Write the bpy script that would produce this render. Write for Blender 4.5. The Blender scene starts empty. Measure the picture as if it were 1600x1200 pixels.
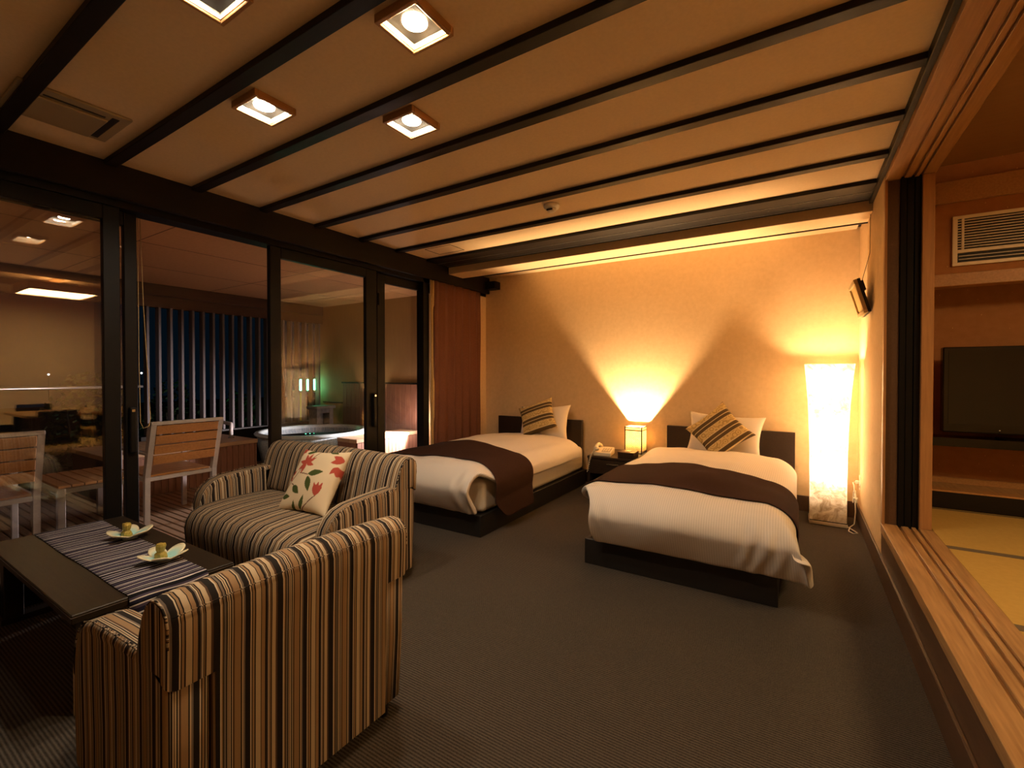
import bpy, bmesh, math, random
from mathutils import Vector, Matrix, noise
random.seed(7)
S = bpy.context.scene
COL = S.collection
R = math.radians

# ------------------------------------------------------------------ camera
cam_d = bpy.data.cameras.new('camera')
cam = bpy.data.objects.new('camera', cam_d)
COL.objects.link(cam)
cam_d.sensor_width = 36.0
cam_d.lens = 36.0 * 713.0 / 1600.0
cam_d.shift_y = -7.3 / 1600.0
cam_d.clip_start = 0.02
cam.location = (0, 0, 1.25)
cam.rotation_euler = (R(90 - 0.7), 0, R(32.1))
S.camera = cam

# ------------------------------------------------------------------ night sky, exposure
world = bpy.data.worlds.new('night')
S.world = world
world.use_nodes = True
bg = world.node_tree.nodes['Background']
bg.inputs[0].default_value = (0.10, 0.30, 0.55, 1)
bg.inputs[1].default_value = 0.006
S.view_settings.view_transform = 'Standard'
S.view_settings.look = 'None'
S.view_settings.gamma = 1.0
S.view_settings.use_curve_mapping = False
S.view_settings.exposure = 0.95
S.cycles.max_bounces = 10
S.cycles.diffuse_bounces = 5
S.cycles.transparent_max_bounces = 16
S.cycles.sample_clamp_indirect = 6.0
S.cycles.caustics_reflective = False
S.cycles.caustics_refractive = False

WARM = (1.0, 0.645, 0.32)
SPOTC = (1.0, 0.80, 0.58)

# ------------------------------------------------------------------ node helpers
def mat(name, col=(.5, .5, .5), rough=.6, metal=0., spec=.5):
    m = bpy.data.materials.new(name)
    m.use_nodes = True
    b = m.node_tree.nodes['Principled BSDF']
    b.inputs['Base Color'].default_value = (*col, 1)
    b.inputs['Roughness'].default_value = rough
    b.inputs['Metallic'].default_value = metal
    b.inputs['Specular IOR Level'].default_value = spec
    return m

def N(m, t, **kw):
    n = m.node_tree.nodes.new(t)
    for k, v in kw.items():
        if k[0] == '_':
            n.inputs[k[1:].replace('_', ' ')].default_value = v
        else:
            setattr(n, k, v)
    return n

def L(m, a, b):
    m.node_tree.links.new(a, b)

def bsdf(m):
    return m.node_tree.nodes['Principled BSDF']

def ramp(m, stops, interp='LINEAR'):
    r = m.node_tree.nodes.new('ShaderNodeValToRGB')
    cr = r.color_ramp
    cr.interpolation = interp
    while len(cr.elements) > 1:
        cr.elements.remove(cr.elements[-1])
    cr.elements[0].position = stops[0][0]
    cr.elements[0].color = (*stops[0][1], 1)
    for p, c in stops[1:]:
        e = cr.elements.new(p)
        e.color = (*c, 1)
    return r

def noisy(name, c1, c2, scale=8, rough=.6, stretch=(1, 1, 1), bump=0., bscale=None, detail=5, spec=.4, lo=.3, hi=.7):
    """two-tone noise material with optional bump, object coordinates"""
    m = mat(name, c1, rough, spec=spec)
    tc = N(m, 'ShaderNodeTexCoord')
    mp = N(m, 'ShaderNodeMapping')
    mp.inputs['Scale'].default_value = stretch
    L(m, tc.outputs['Object'], mp.inputs['Vector'])
    nz = N(m, 'ShaderNodeTexNoise', _Scale=scale, _Detail=detail)
    L(m, mp.outputs[0], nz.inputs['Vector'])
    r = ramp(m, [(lo, c1), (hi, c2)])
    L(m, nz.outputs[0], r.inputs[0])
    L(m, r.outputs[0], bsdf(m).inputs['Base Color'])
    if bump:
        n2 = N(m, 'ShaderNodeTexNoise', _Scale=bscale or scale * 4, _Detail=4)
        L(m, mp.outputs[0], n2.inputs['Vector'])
        bp = N(m, 'ShaderNodeBump', _Strength=bump, _Distance=.01)
        L(m, n2.outputs[0], bp.inputs['Height'])
        L(m, bp.outputs[0], bsdf(m).inputs['Normal'])
    return m

def wood(name, c1, c2, axis=0, rough=.45, scale=6, spec=.4):
    st = [14, 14, 14]
    st[axis] = .8
    return noisy(name, c1, c2, scale, rough, tuple(st), .12, scale * 2, 6, spec)

def emit(name, col, strength):
    m = bpy.data.materials.new(name)
    m.use_nodes = True
    nt = m.node_tree
    nt.nodes.clear()
    o = nt.nodes.new('ShaderNodeOutputMaterial')
    e = nt.nodes.new('ShaderNodeEmission')
    e.inputs[0].default_value = (*col, 1)
    e.inputs[1].default_value = strength
    nt.links.new(e.outputs[0], o.inputs[0])
    return m

def uv_stripes(name, cols_widths, period, rough=.9, vary=.25, thread=900.):
    """constant-width coloured stripes across UV.x (metres), repeated every period"""
    m = mat(name, rough=rough, spec=.2)
    uvn = N(m, 'ShaderNodeUVMap')
    sp = N(m, 'ShaderNodeSeparateXYZ')
    L(m, uvn.outputs[0], sp.inputs[0])
    a = N(m, 'ShaderNodeMath', operation='DIVIDE')
    a.inputs[1].default_value = period
    L(m, sp.outputs[0], a.inputs[0])
    f = N(m, 'ShaderNodeMath', operation='FRACT')
    L(m, a.outputs[0], f.inputs[0])
    tot = sum(w for _, w in cols_widths)
    pos, st = 0., []
    for c, w in cols_widths:
        st.append((pos / tot, c))
        pos += w
    r = ramp(m, st[:32], 'CONSTANT')
    L(m, f.outputs[0], r.inputs[0])
    nz = N(m, 'ShaderNodeTexNoise', _Scale=thread, _Detail=2)
    L(m, uvn.outputs[0], nz.inputs['Vector'])
    mx = N(m, 'ShaderNodeMix', data_type='RGBA', blend_type='MULTIPLY')
    mx.inputs[0].default_value = vary
    L(m, r.outputs[0], mx.inputs[6])
    L(m, nz.outputs[0], mx.inputs[7])
    L(m, mx.outputs[2], bsdf(m).inputs['Base Color'])
    bp = N(m, 'ShaderNodeBump', _Strength=.25, _Distance=.002)
    L(m, nz.outputs[0], bp.inputs['Height'])
    L(m, bp.outputs[0], bsdf(m).inputs['Normal'])
    return m

# ------------------------------------------------------------------ materials
M = {}
M['plaster'] = noisy('wall plaster', (.72, .53, .31), (.66, .48, .27), 30, .85, bump=.10, bscale=220)
M['ceil'] = noisy('ceiling paper', (.76, .58, .36), (.71, .54, .33), 60, .8, bump=.10, bscale=300)
M['blackwood'] = noisy('black stained wood', (.008, .006, .005), (.012, .009, .007), 10, .45, (1, 12, 12), .05, spec=.25)
M['beamwood'] = noisy('dark brown beam wood', (.010, .0065, .0042), (.007, .0046, .003), 5, .55, (8, .6, 8), .05, spec=.2)
M['cedar'] = wood('cedar frame wood', (.46, .25, .10), (.36, .185, .07), 1, .42)
M['cedarz'] = wood('cedar post wood', (.42, .21, .08), (.33, .16, .06), 2, .42)
M['sillwood'] = wood('worn sill wood', (.44, .26, .11), (.28, .15, .06), 1, .38)
M['riser'] = wood('brown riser board', (.10, .055, .03), (.08, .042, .024), 1, .4)
M['alu'] = noisy('black window aluminium', (.005, .005, .005), (.007, .006, .006), 20, .42, spec=.15)
M['steel'] = mat('brushed steel', (.55, .53, .52), .32, .9)
M['silver'] = noisy('silver painted frame', (.50, .47, .46), (.44, .41, .40), 30, .4)
M['chrome'] = mat('bright steel', (.75, .74, .72), .15, 1.)
M['white'] = mat('white plastic', (.72, .68, .60), .45)
M['cream'] = mat('cream plastic', (.74, .66, .50), .4)
M['dark'] = mat('dark slot', (.006, .006, .006), .6)
M['darkwood'] = noisy('espresso veneer', (.022, .013, .009), (.032, .019, .012), 6, .36, (14, 1, 14), .03)
M['tablewood'] = noisy('dark grained table top', (.018, .012, .008), (.030, .021, .012), 8, .42, (1, 18, 18), .06, spec=.22)
M['bedbase'] = mat('black bed base', (.012, .010, .009), .5)
M['curtain'] = noisy('rust red curtain cloth', (.175, .072, .043), (.14, .055, .033), 90, .9, bump=.2, bscale=400)
M['lining'] = noisy('tan curtain lining', (.50, .36, .17), (.44, .31, .14), 60, .9)
M['stone'] = noisy('grey stone', (.16, .16, .15), (.26, .25, .23), 25, .8, bump=.3)
M['tat_wall'] = noisy('straw flecked earth wall', (.40, .19, .075), (.35, .16, .06), 20, .9, bump=.2, bscale=160)
M['tat_cream'] = noisy('pale earth wall', (.84, .66, .40), (.80, .62, .37), 16, .9, bump=.1)
M['tat_ceil'] = wood('cedar board ceiling', (.36, .21, .10), (.31, .18, .08), 0, .6)
M['heri'] = noisy('grey brown mat border', (.10, .075, .05), (.13, .10, .07), 200, .9)
M['screen'] = mat('glossy black screen', (.004, .004, .005), .08)
M['tvblack'] = mat('gloss black plastic', (.004, .004, .004), .2)
M['soffit'] = noisy('balcony ceiling board', (.64, .36, .18), (.58, .32, .155), 30, .8, bump=.1)
M['deckwall'] = wood('tan balcony wall', (.36, .22, .09), (.31, .19, .08), 2, .7)
M['teak'] = wood('teak slat', (.46, .22, .07), (.36, .16, .05), 1, .5)
M['deck'] = wood('grooved deck board', (.34, .22, .14), (.24, .15, .09), 0, .6)
M['platform'] = wood('red brown cladding', (.26, .12, .07), (.19, .085, .05), 2, .55)
M['platcap'] = wood('pale timber cap', (.46, .30, .17), (.40, .25, .14), 1, .5)
M['slatgrey'] = wood('weathered grey slat', (.19, .17, .175), (.14, .125, .13), 2, .7)
M['glaze'] = noisy('pale glazed rim', (.52, .60, .60), (.42, .50, .52), 20, .25)
M['leaf'] = noisy('night shrub leaf', (.018, .045, .020), (.030, .060, .025), 20, .6)
M['bark'] = noisy('shrub bark', (.05, .035, .025), (.03, .02, .015), 20, .8)

# straw flecks on the alcove wall
m = M['tat_wall']
tc = N(m, 'ShaderNodeTexCoord')
vo = N(m, 'ShaderNodeTexVoronoi', _Scale=28.)
mp = N(m, 'ShaderNodeMapping')
mp.inputs['Scale'].default_value = (1, 1, .45)
L(m, tc.outputs['Object'], mp.inputs[0])
L(m, mp.outputs[0], vo.inputs['Vector'])
rr = ramp(m, [(0, (1, 1, 1)), (.055, (1, 1, 1)), (.075, (0, 0, 0))])
L(m, vo.outputs['Distance'], rr.inputs[0])
mx = N(m, 'ShaderNodeMix', data_type='RGBA')
old = bsdf(m).inputs['Base Color'].links[0].from_socket
L(m, rr.outputs[0], mx.inputs[0])
L(m, old, mx.inputs[6])
mx.inputs[7].default_value = (.60, .36, .15, 1)
L(m, mx.outputs[2], bsdf(m).inputs['Base Color'])

# ribbed carpet
m = M['carpet'] = mat('ribbed brown carpet', rough=.95, spec=.15)
tc = N(m, 'ShaderNodeTexCoord')
mp = N(m, 'ShaderNodeMapping')
mp.inputs['Scale'].default_value = (1, 1, 1)
L(m, tc.outputs['Object'], mp.inputs[0])
wv = N(m, 'ShaderNodeTexWave', wave_type='BANDS', bands_direction='Y', _Scale=27., _Distortion=.6, _Detail=2., _Detail_Scale=6.)
L(m, mp.outputs[0], wv.inputs['Vector'])
n1 = N(m, 'ShaderNodeTexNoise', _Scale=260., _Detail=3)
L(m, mp.outputs[0], n1.inputs['Vector'])
ad = N(m, 'ShaderNodeMath', operation='MULTIPLY_ADD')
ad.inputs[1].default_value = .55
L(m, wv.outputs['Fac'], ad.inputs[0])
n1s = N(m, 'ShaderNodeMath', operation='MULTIPLY')
n1s.inputs[1].default_value = .75
L(m, n1.outputs[0], n1s.inputs[0])
L(m, n1s.outputs[0], ad.inputs[2])
rr = ramp(m, [(.25, (.020, .017, .014)), (.95, (.105, .088, .072))])
L(m, ad.outputs[0], rr.inputs[0])
L(m, rr.outputs[0], bsdf(m).inputs['Base Color'])
bp = N(m, 'ShaderNodeBump', _Strength=.7, _Distance=.006)
L(m, ad.outputs[0], bp.inputs['Height'])
L(m, bp.outputs[0], bsdf(m).inputs['Normal'])

# tatami: fine weave
m = M['tatami'] = mat('woven tatami', rough=.7, spec=.3)
tc = N(m, 'ShaderNodeTexCoord')
wv = N(m, 'ShaderNodeTexWave', wave_type='BANDS', bands_direction='Y', _Scale=60., _Distortion=1.2, _Detail=2.)
L(m, tc.outputs['Object'], wv.inputs['Vector'])
n1 = N(m, 'ShaderNodeTexNoise', _Scale=40., _Detail=4)
L(m, tc.outputs['Object'], n1.inputs['Vector'])
mxf = N(m, 'ShaderNodeMath', operation='MULTIPLY')
L(m, wv.outputs['Fac'], mxf.inputs[0])
L(m, n1.outputs[0], mxf.inputs[1])
rr = ramp(m, [(0., (.40, .26, .065)), (.7, (.54, .36, .105))])
L(m, mxf.outputs[0], rr.inputs[0])
L(m, rr.outputs[0], bsdf(m).inputs['Base Color'])
bp = N(m, 'ShaderNodeBump', _Strength=.3, _Distance=.002)
L(m, wv.outputs['Fac'], bp.inputs['Height'])
L(m, bp.outputs[0], bsdf(m).inputs['Normal'])

# glass pane: each face mirrors a little and lets the rest through
m = M['glass'] = bpy.data.materials.new('window glass')
m.use_nodes = True
m.node_tree.nodes.clear()
o_ = N(m, 'ShaderNodeOutputMaterial')
tr = N(m, 'ShaderNodeBsdfTransparent')
gl = N(m, 'ShaderNodeBsdfGlossy', _Roughness=0.)
ms = N(m, 'ShaderNodeMixShader')
ms.inputs[0].default_value = .085
L(m, tr.outputs[0], ms.inputs[1])
L(m, gl.outputs[0], ms.inputs[2])
L(m, ms.outputs[0], o_.inputs[0])

M['glass_clear'] = m.copy()
M['glass_clear'].name = 'clear window glass'
[n for n in M['glass_clear'].node_tree.nodes if n.type == 'MIX_SHADER'][0].inputs[0].default_value = .03

# linen with faint satin stripes (UV.x metres)
def linen(name, c, stripe=.9):
    m = mat(name, c, .75, spec=.25)
    uvn = N(m, 'ShaderNodeUVMap')
    wv = N(m, 'ShaderNodeTexWave', wave_type='BANDS', bands_direction='X', _Scale=25.)
    L(m, uvn.outputs[0], wv.inputs['Vector'])
    c2 = tuple(x * stripe for x in c)
    rr = ramp(m, [(.35, c2), (.65, c)])
    L(m, wv.outputs['Fac'], rr.inputs[0])
    L(m, rr.outputs[0], bsdf(m).inputs['Base Color'])
    r2 = ramp(m, [(.35, (.5, .5, .5)), (.65, (.8, .8, .8))])
    L(m, wv.outputs['Fac'], r2.inputs[0])
    L(m, r2.outputs[0], bsdf(m).inputs['Roughness'])
    nz = N(m, 'ShaderNodeTexNoise', _Scale=9., _Detail=3)
    L(m, uvn.outputs[0], nz.inputs['Vector'])
    bp = N(m, 'ShaderNodeBump', _Strength=.15, _Distance=.02)
    L(m, nz.outputs[0], bp.inputs['Height'])
    L(m, bp.outputs[0], bsdf(m).inputs['Normal'])
    return m
M['linen'] = linen('white satin striped linen', (.78, .72, .66), .88)
M['sheet'] = noisy('plain white sheet', (.74, .67, .58), (.70, .63, .54), 6, .85, bump=.2, bscale=20)
M['runner'] = noisy('brown bed throw', (.048, .024, .018), (.040, .020, .015), 150, .95, bump=.15, bscale=300, spec=.06)

cr, tn, dk, gy, br, of = (.56, .45, .31), (.36, .235, .13), (.020, .016, .015), (.20, .165, .14), (.11, .065, .04), (.66, .56, .42)
M['stripe'] = uv_stripes('multi striped upholstery', [
    (cr, 12), (dk, 3), (tn, 5), (dk, 2), (of, 3), (dk, 13), (gy, 4), (cr, 3), (dk, 3), (tn, 14), (br, 4), (of, 2), (dk, 3),
    (cr, 3), (br, 2), (cr, 2), (dk, 3), (gy, 5), (dk, 2), (tn, 3), (of, 3), (dk, 15), (br, 5), (cr, 9), (dk, 3), (tn, 2),
    (dk, 2), (of, 2), (gy, 3), (dk, 6), (tn, 9), (dk, 2)], .165)
nv, wh, pu, bk = (.016, .016, .040), (.72, .69, .68), (.075, .060, .105), (.006, .006, .010)
M['navy'] = uv_stripes('navy striped table runner', [
    (nv, 6), (wh, 2), (bk, 3), (pu, 5), (wh, 1.5), (nv, 4), (wh, 2.5), (bk, 5), (pu, 3), (nv, 7), (wh, 1.5), (bk, 2), (wh, 1.5),
    (pu, 6), (bk, 4), (wh, 2), (nv, 3), (pu, 8), (bk, 3), (wh, 2), (nv, 5), (wh, 1), (bk, 4), (pu, 4), (wh, 2.5), (bk, 6),
    (pu, 3), (wh, 1.5), (nv, 4), (bk, 2), (wh, 2), (pu, 4)], .30, .85)
M['sweet'] = noisy('yellow wrapped sweet', (.48, .36, .07), (.30, .24, .05), 60, .4, bump=.4)

# damask striped cushion: bands across UV.y with curls in the pale bands
m = M['damask'] = mat('brown and gold damask', rough=.7, spec=.3)
uvn = N(m, 'ShaderNodeUVMap')
sp = N(m, 'ShaderNodeSeparateXYZ')
L(m, uvn.outputs[0], sp.inputs[0])
a_ = N(m, 'ShaderNodeMath', operation='MULTIPLY')
a_.inputs[1].default_value = 7.2
L(m, sp.outputs[1], a_.inputs[0])
f_ = N(m, 'ShaderNodeMath', operation='FRACT')
L(m, a_.outputs[0], f_.inputs[0])
pale, brn, lin = (.58, .42, .17), (.085, .052, .016), (.60, .46, .24)
rr = ramp(m, [(0, pale), (.42, lin), (.45, brn), (.66, lin), (.71, brn), (.93, lin)], 'CONSTANT')
L(m, f_.outputs[0], rr.inputs[0])
vo = N(m, 'ShaderNodeTexVoronoi', feature='F1', _Scale=17.)
L(m, uvn.outputs[0], vo.inputs['Vector'])
sn = N(m, 'ShaderNodeMath', operation='MULTIPLY')
sn.inputs[1].default_value = 22.
L(m, vo.outputs['Distance'], sn.inputs[0])
sn2 = N(m, 'ShaderNodeMath', operation='SINE')
L(m, sn.outputs[0], sn2.inputs[0])
gt = N(m, 'ShaderNodeMath', operation='GREATER_THAN')
gt.inputs[1].default_value = .25
L(m, sn2.outputs[0], gt.inputs[0])
lt = N(m, 'ShaderNodeMath', operation='LESS_THAN')
lt.inputs[1].default_value = .42
L(m, f_.outputs[0], lt.inputs[0])
mu = N(m, 'ShaderNodeMath', operation='MULTIPLY')
L(m, gt.outputs[0], mu.inputs[0])
L(m, lt.outputs[0], mu.inputs[1])
mu2 = N(m, 'ShaderNodeMath', operation='MULTIPLY')
mu2.inputs[1].default_value = .65
L(m, mu.outputs[0], mu2.inputs[0])
mx = N(m, 'ShaderNodeMix', data_type='RGBA')
L(m, mu2.outputs[0], mx.inputs[0])
L(m, rr.outputs[0], mx.inputs[6])
mx.inputs[7].default_value = (.27, .17, .05, 1)
L(m, mx.outputs[2], bsdf(m).inputs['Base Color'])

# printed cotton: colour comes from the print stored on the mesh
m = M['print'] = mat('printed cotton', rough=.9, spec=.2)
at = N(m, 'ShaderNodeVertexColor', layer_name='print')
L(m, at.outputs[0], bsdf(m).inputs['Base Color'])
m = M['petalglaze'] = mat('turquoise and cream glaze', rough=.22, spec=.5)
at = N(m, 'ShaderNodeVertexColor', layer_name='print')
L(m, at.outputs[0], bsdf(m).inputs['Base Color'])

# lamp papers: translucent sheets lit from inside
def paper(name, c1, c2, scale, dens=.62, weave=False):
    m = bpy.data.materials.new(name)
    m.use_nodes = True
    m.node_tree.nodes.clear()
    o = N(m, 'ShaderNodeOutputMaterial')
    tc = N(m, 'ShaderNodeTexCoord')
    nz = N(m, 'ShaderNodeTexNoise', _Scale=scale, _Detail=8, _Roughness=.7, _Distortion=1.2)
    L(m, tc.outputs['Object'], nz.inputs['Vector'])
    r = ramp(m, [(.38, c1), (.62, c2)])
    L(m, nz.outputs[0], r.inputs[0])
    col = r.outputs[0]
    if weave:
        br_ = N(m, 'ShaderNodeTexBrick', _Scale=1.)
        br_.inputs['Brick Width'].default_value = .02
        br_.inputs['Row Height'].default_value = .011
        br_.inputs['Mortar Size'].default_value = .0012
        br_.inputs['Color1'].default_value = (1, 1, 1, 1)
        br_.inputs['Color2'].default_value = (.9, .9, .9, 1)
        br_.inputs['Mortar'].default_value = (.35, .28, .18, 1)
        uvn = N(m, 'ShaderNodeUVMap')
        L(m, uvn.outputs[0], br_.inputs['Vector'])
        mm = N(m, 'ShaderNodeMix', data_type='RGBA', blend_type='MULTIPLY')
        mm.inputs[0].default_value = 1.
        L(m, col, mm.inputs[6])
        L(m, br_.outputs[0], mm.inputs[7])
        col = mm.outputs[2]
    t = N(m, 'ShaderNodeBsdfTranslucent')
    d = N(m, 'ShaderNodeBsdfDiffuse')
    L(m, col, t.inputs[0])
    L(m, col, d.inputs[0])
    ms = N(m, 'ShaderNodeMixShader')
    ms.inputs[0].default_value = dens
    L(m, d.outputs[0], ms.inputs[1])
    L(m, t.outputs[0], ms.inputs[2])
    L(m, ms.outputs[0], o.inputs[0])
    return m
M['washi'] = paper('crumpled lamp paper', (.42, .33, .22), (.86, .81, .72), 14, .36)
M['weave'] = paper('woven lamp paper', (.78, .66, .42), (.90, .80, .58), 30, .6, True)

# ------------------------------------------------------------------ object helpers
def wm(o):
    m = Matrix.LocRotScale(o.location, o.rotation_euler, o.scale)
    return wm(o.parent) @ m if o.parent else m

def tag(o, label=None, cat=None, group=None, kind=None):
    if label: o['label'] = label
    if cat: o['category'] = cat
    if group: o['group'] = group
    if kind: o['kind'] = kind
    return o

def root(name, loc, label=None, cat=None, group=None, kind=None, rz=0.):
    o = bpy.data.objects.new(name, None)
    o.empty_display_size = .05
    o.location = loc
    o.rotation_euler = (0, 0, rz)
    COL.objects.link(o)
    return tag(o, label, cat, group, kind)

def mk(name, verts, faces, m, parent=None, smooth=False, uv=None, local=False, kind=None, vcol=None):
    """one mesh object; verts in world metres (or in the parent's own frame with local=True)"""
    verts = [Vector(v) for v in verts]
    me = bpy.data.meshes.new(name)
    org = Vector((0, 0, 0))
    if parent is not None:
        lo = Vector([min(v[i] for v in verts) for i in range(3)])
        if not local:
            inv = wm(parent).inverted()
            verts = [inv @ v for v in verts]
    else:
        lo = [min(v[i] for v in verts) for i in range(3)]
        hi = [max(v[i] for v in verts) for i in range(3)]
        org = Vector(((lo[0] + hi[0]) / 2, (lo[1] + hi[1]) / 2, lo[2]))
        verts = [v - org for v in verts]
    me.from_pydata([tuple(v) for v in verts], [], faces)
    if uv is not None:
        ul = me.uv_layers.new(name='UVMap')
        if callable(uv):
            for p in me.polygons:
                for li in p.loop_indices:
                    ul.data[li].uv = uv(p.normal, verts[me.loops[li].vertex_index])
        else:
            for lp in me.loops:
                ul.data[lp.index].uv = uv[lp.vertex_index]
    if vcol is not None:
        ca = me.color_attributes.new('print', 'FLOAT_COLOR', 'POINT')
        for i, c in enumerate(vcol):
            ca.data[i].color = (*c, 1)
    if smooth:
        me.polygons.foreach_set('use_smooth', [True] * len(me.polygons))
    me.materials.append(m)
    me.update()
    o = bpy.data.objects.new(name, me)
    o.location = org
    COL.objects.link(o)
    if parent is not None:
        o.parent = parent
    if kind: o['kind'] = kind
    return o

def bm_out(name, bm, m, parent, smooth=False, uv=None, local=False, kind=None):
    bmesh.ops.recalc_face_normals(bm, faces=bm.faces)
    bm.verts.ensure_lookup_table()
    vs = [v.co.copy() for v in bm.verts]
    fs = [[v.index for v in f.verts] for f in bm.faces]
    bm.free()
    return mk(name, vs, fs, m, parent, smooth, uv, local, kind)

def bmbox(bm, b, bevel=0., seg=1, mx=None):
    x0, x1, y0, y1, z0, z1 = b
    r = bmesh.ops.create_cube(bm, size=1.)
    vs = r['verts']
    for v in vs:
        v.co = Vector(((x0 + x1) / 2 + v.co.x * (x1 - x0), (y0 + y1) / 2 + v.co.y * (y1 - y0), (z0 + z1) / 2 + v.co.z * (z1 - z0)))
    if bevel:
        es = list({e for v in vs for e in v.link_edges})
        nb = bmesh.ops.bevel(bm, geom=es, offset=bevel, segments=seg, affect='EDGES', profile=.5)
        vs = list({v for f in nb['faces'] for v in f.verts} | {v for v in vs if v.is_valid})
    if mx is not None:
        for v in vs:
            v.co = mx @ v.co
    return vs

def box(name, b, m, parent=None, bevel=0., seg=1, local=False, kind=None, mx=None, uv=None, smooth=False):
    bm = bmesh.new()
    bmbox(bm, b, bevel, seg, mx)
    return bm_out(name, bm, m, parent, smooth, uv, local, kind)

def boxes(name, bs, m, parent=None, bevel=0., local=False, kind=None):
    bm = bmesh.new()
    for b in bs:
        bmbox(bm, b, bevel)
    return bm_out(name, bm, m, parent, False, None, local, kind)

def lathe(name, prof, c, m, parent=None, n=32, local=False, uv=None, kind=None, smooth=True):
    vs, fs = [], []
    for i in range(n):
        a = 2 * math.pi * i / n
        for r, z in prof:
            vs.append((c[0] + r * math.cos(a), c[1] + r * math.sin(a), c[2] + z))
    k = len(prof)
    for i in range(n):
        j = (i + 1) % n
        for q in range(k - 1):
            fs.append((i * k + q, j * k + q, j * k + q + 1, i * k + q + 1))
    if prof[0][0] > 1e-6:
        fs.append([i * k for i in range(n)][::-1])
    if prof[-1][0] > 1e-6:
        fs.append([i * k + k - 1 for i in range(n)])
    return mk(name, vs, fs, m, parent, smooth, uv, local, kind)

def tube(name, pts, r, m, parent=None, n=8, local=False, kind=None, uv=None):
    pts = [Vector(p) for p in pts]
    vs, fs = [], []
    for i, p in enumerate(pts):
        t = (pts[min(i + 1, len(pts) - 1)] - pts[max(i - 1, 0)]).normalized()
        a = t.orthogonal().normalized() if i == 0 else (a - t * a.dot(t)).normalized()
        b = t.cross(a)
        for k in range(n):
            w = 2 * math.pi * k / n
            vs.append(p + a * (r * math.cos(w)) + b * (r * math.sin(w)))
    for i in range(len(pts) - 1):
        for k in range(n):
            fs.append((i * n + k, i * n + (k + 1) % n, (i + 1) * n + (k + 1) % n, (i + 1) * n + k))
    fs.append(list(range(n))[::-1])
    fs.append([(len(pts) - 1) * n + k for k in range(n)])
    return mk(name, vs, fs, m, parent, True, uv, local, kind)

def share(name, src, loc, parent):
    """another piece with the mesh of src, at loc in the parent's frame"""
    o = bpy.data.objects.new(name, src.data)
    o.location = loc
    o.parent = parent
    COL.objects.link(o)
    return o

def copy_tree(o, parent=None):
    c = o.copy()
    COL.objects.link(c)
    c.parent = parent
    for ch in list(o.children):
        copy_tree(ch, c)
    return c

def grid(nu, nv):
    return [(i * nv + j, (i + 1) * nv + j, (i + 1) * nv + j + 1, i * nv + j + 1) for i in range(nu - 1) for j in range(nv - 1)]

def light(name, loc, power, col, rad, parent):
    d = bpy.data.lights.new(name, 'POINT')
    d.energy = power
    d.color = col
    d.shadow_soft_size = rad
    o = bpy.data.objects.new(name, d)
    COL.objects.link(o)
    o.parent = parent
    o.location = wm(parent).inverted() @ Vector(loc)
    return o

# ================================================================== ROOM SHELL
XW, XR, YB, ZC, YF = -3.5, .44, 4.93, 2.5, -1.6
ST = 'structure'
tag(box('floor', (-3.62, XR + .02, YF, YB, -.06, 0), M['carpet']), 'dark brown ribbed carpet covering the bedroom floor', 'floor', kind=ST)
tag(box('wall_back', (-3.64, .70, YB, YB + .1, 0, 2.62), M['plaster']), 'tan plaster wall behind the two beds', 'wall', kind=ST)
tag(box('wall_right', (XR, XR + .018, 3.59, YB, 0, 2.5), M['plaster']), 'narrow tan plaster wall beside the floor lamp', 'wall', kind=ST)
tag(box('wall_front', (-3.64, .66, YF - .1, YF, 0, 2.6), M['plaster']), 'tan plaster wall facing the beds', 'wall', kind=ST)
tag(box('wall_right_near', (XR, .64, YF, -.3, 0, 2.6), M['plaster']), 'tan plaster wall beside the tatami room opening', 'wall', kind=ST)

# ceiling: slab, paper panels between black battens
ceil = box('ceiling', (-3.62, XR + .2, YF, YB, 2.515, 2.6), M['dark'])
tag(ceil, 'papered ceiling divided by black battens', 'ceiling', kind=ST)
bat = [(-.30 + .4545 * k) for k in range(10)]           # far edge of each batten
bw = .062
prev = YF
for y in bat:
    if y - bw - prev > .05:
        box('ceiling_panel', (-3.44, XR - .02, prev, y - bw, 2.5, 2.515), M['ceil'], ceil)
    box('batten', (-3.44, XR - .02, y - bw, y, 2.474, 2.515), M['blackwood'], ceil, .003)
    prev = y
box('ceiling_panel', (-3.44, XR - .02, 4.36, YB, 2.5, 2.515), M['ceil'], ceil)
hatch = boxes('access_hatch', [(-3.19, -2.86, 3.432, 3.436, 2.4975, 2.5005), (-3.19, -2.86, 3.652, 3.656, 2.4975, 2.5005),
                               (-3.19, -3.186, 3.432, 3.656, 2.4975, 2.5005), (-2.864, -2.86, 3.432, 3.656, 2.4975, 2.5005)], M['beamwood'], ceil)
# sliding partition track and the dropped beam in front of the headboard wall
tr_ = box('trim_1', (-3.44, XR - .02, 3.80, 4.10, 2.478, 2.515), M['blackwood'])
tag(tr_, 'black partition track across the ceiling before the beds', 'trim', kind=ST)
for y in (3.90, 4.05):
    box('track_rail', (-3.42, XR - .03, y, y + .004, 2.475, 2.479), M['steel'], tr_)
tag(box('trim_2', (-3.44, XR, 4.10, 4.37, 2.40, 2.515), M['ceil'], bevel=.003), 'plastered beam running above the beds', 'beam', kind=ST)
tag(box('trim_3', (-3.44, XR, 4.37, 4.385, 2.392, 2.43), M['blackwood']), 'thin dark bead behind the plastered beam', 'trim', kind=ST)
# black edge trim to the right of the ceiling
tag(box('trim_4', (XR - .022, XR + .004, YF, 4.1, 2.455, 2.515), M['blackwood'], bevel=.003), 'black edge trim between ceiling and lintel', 'trim', kind=ST)
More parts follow.
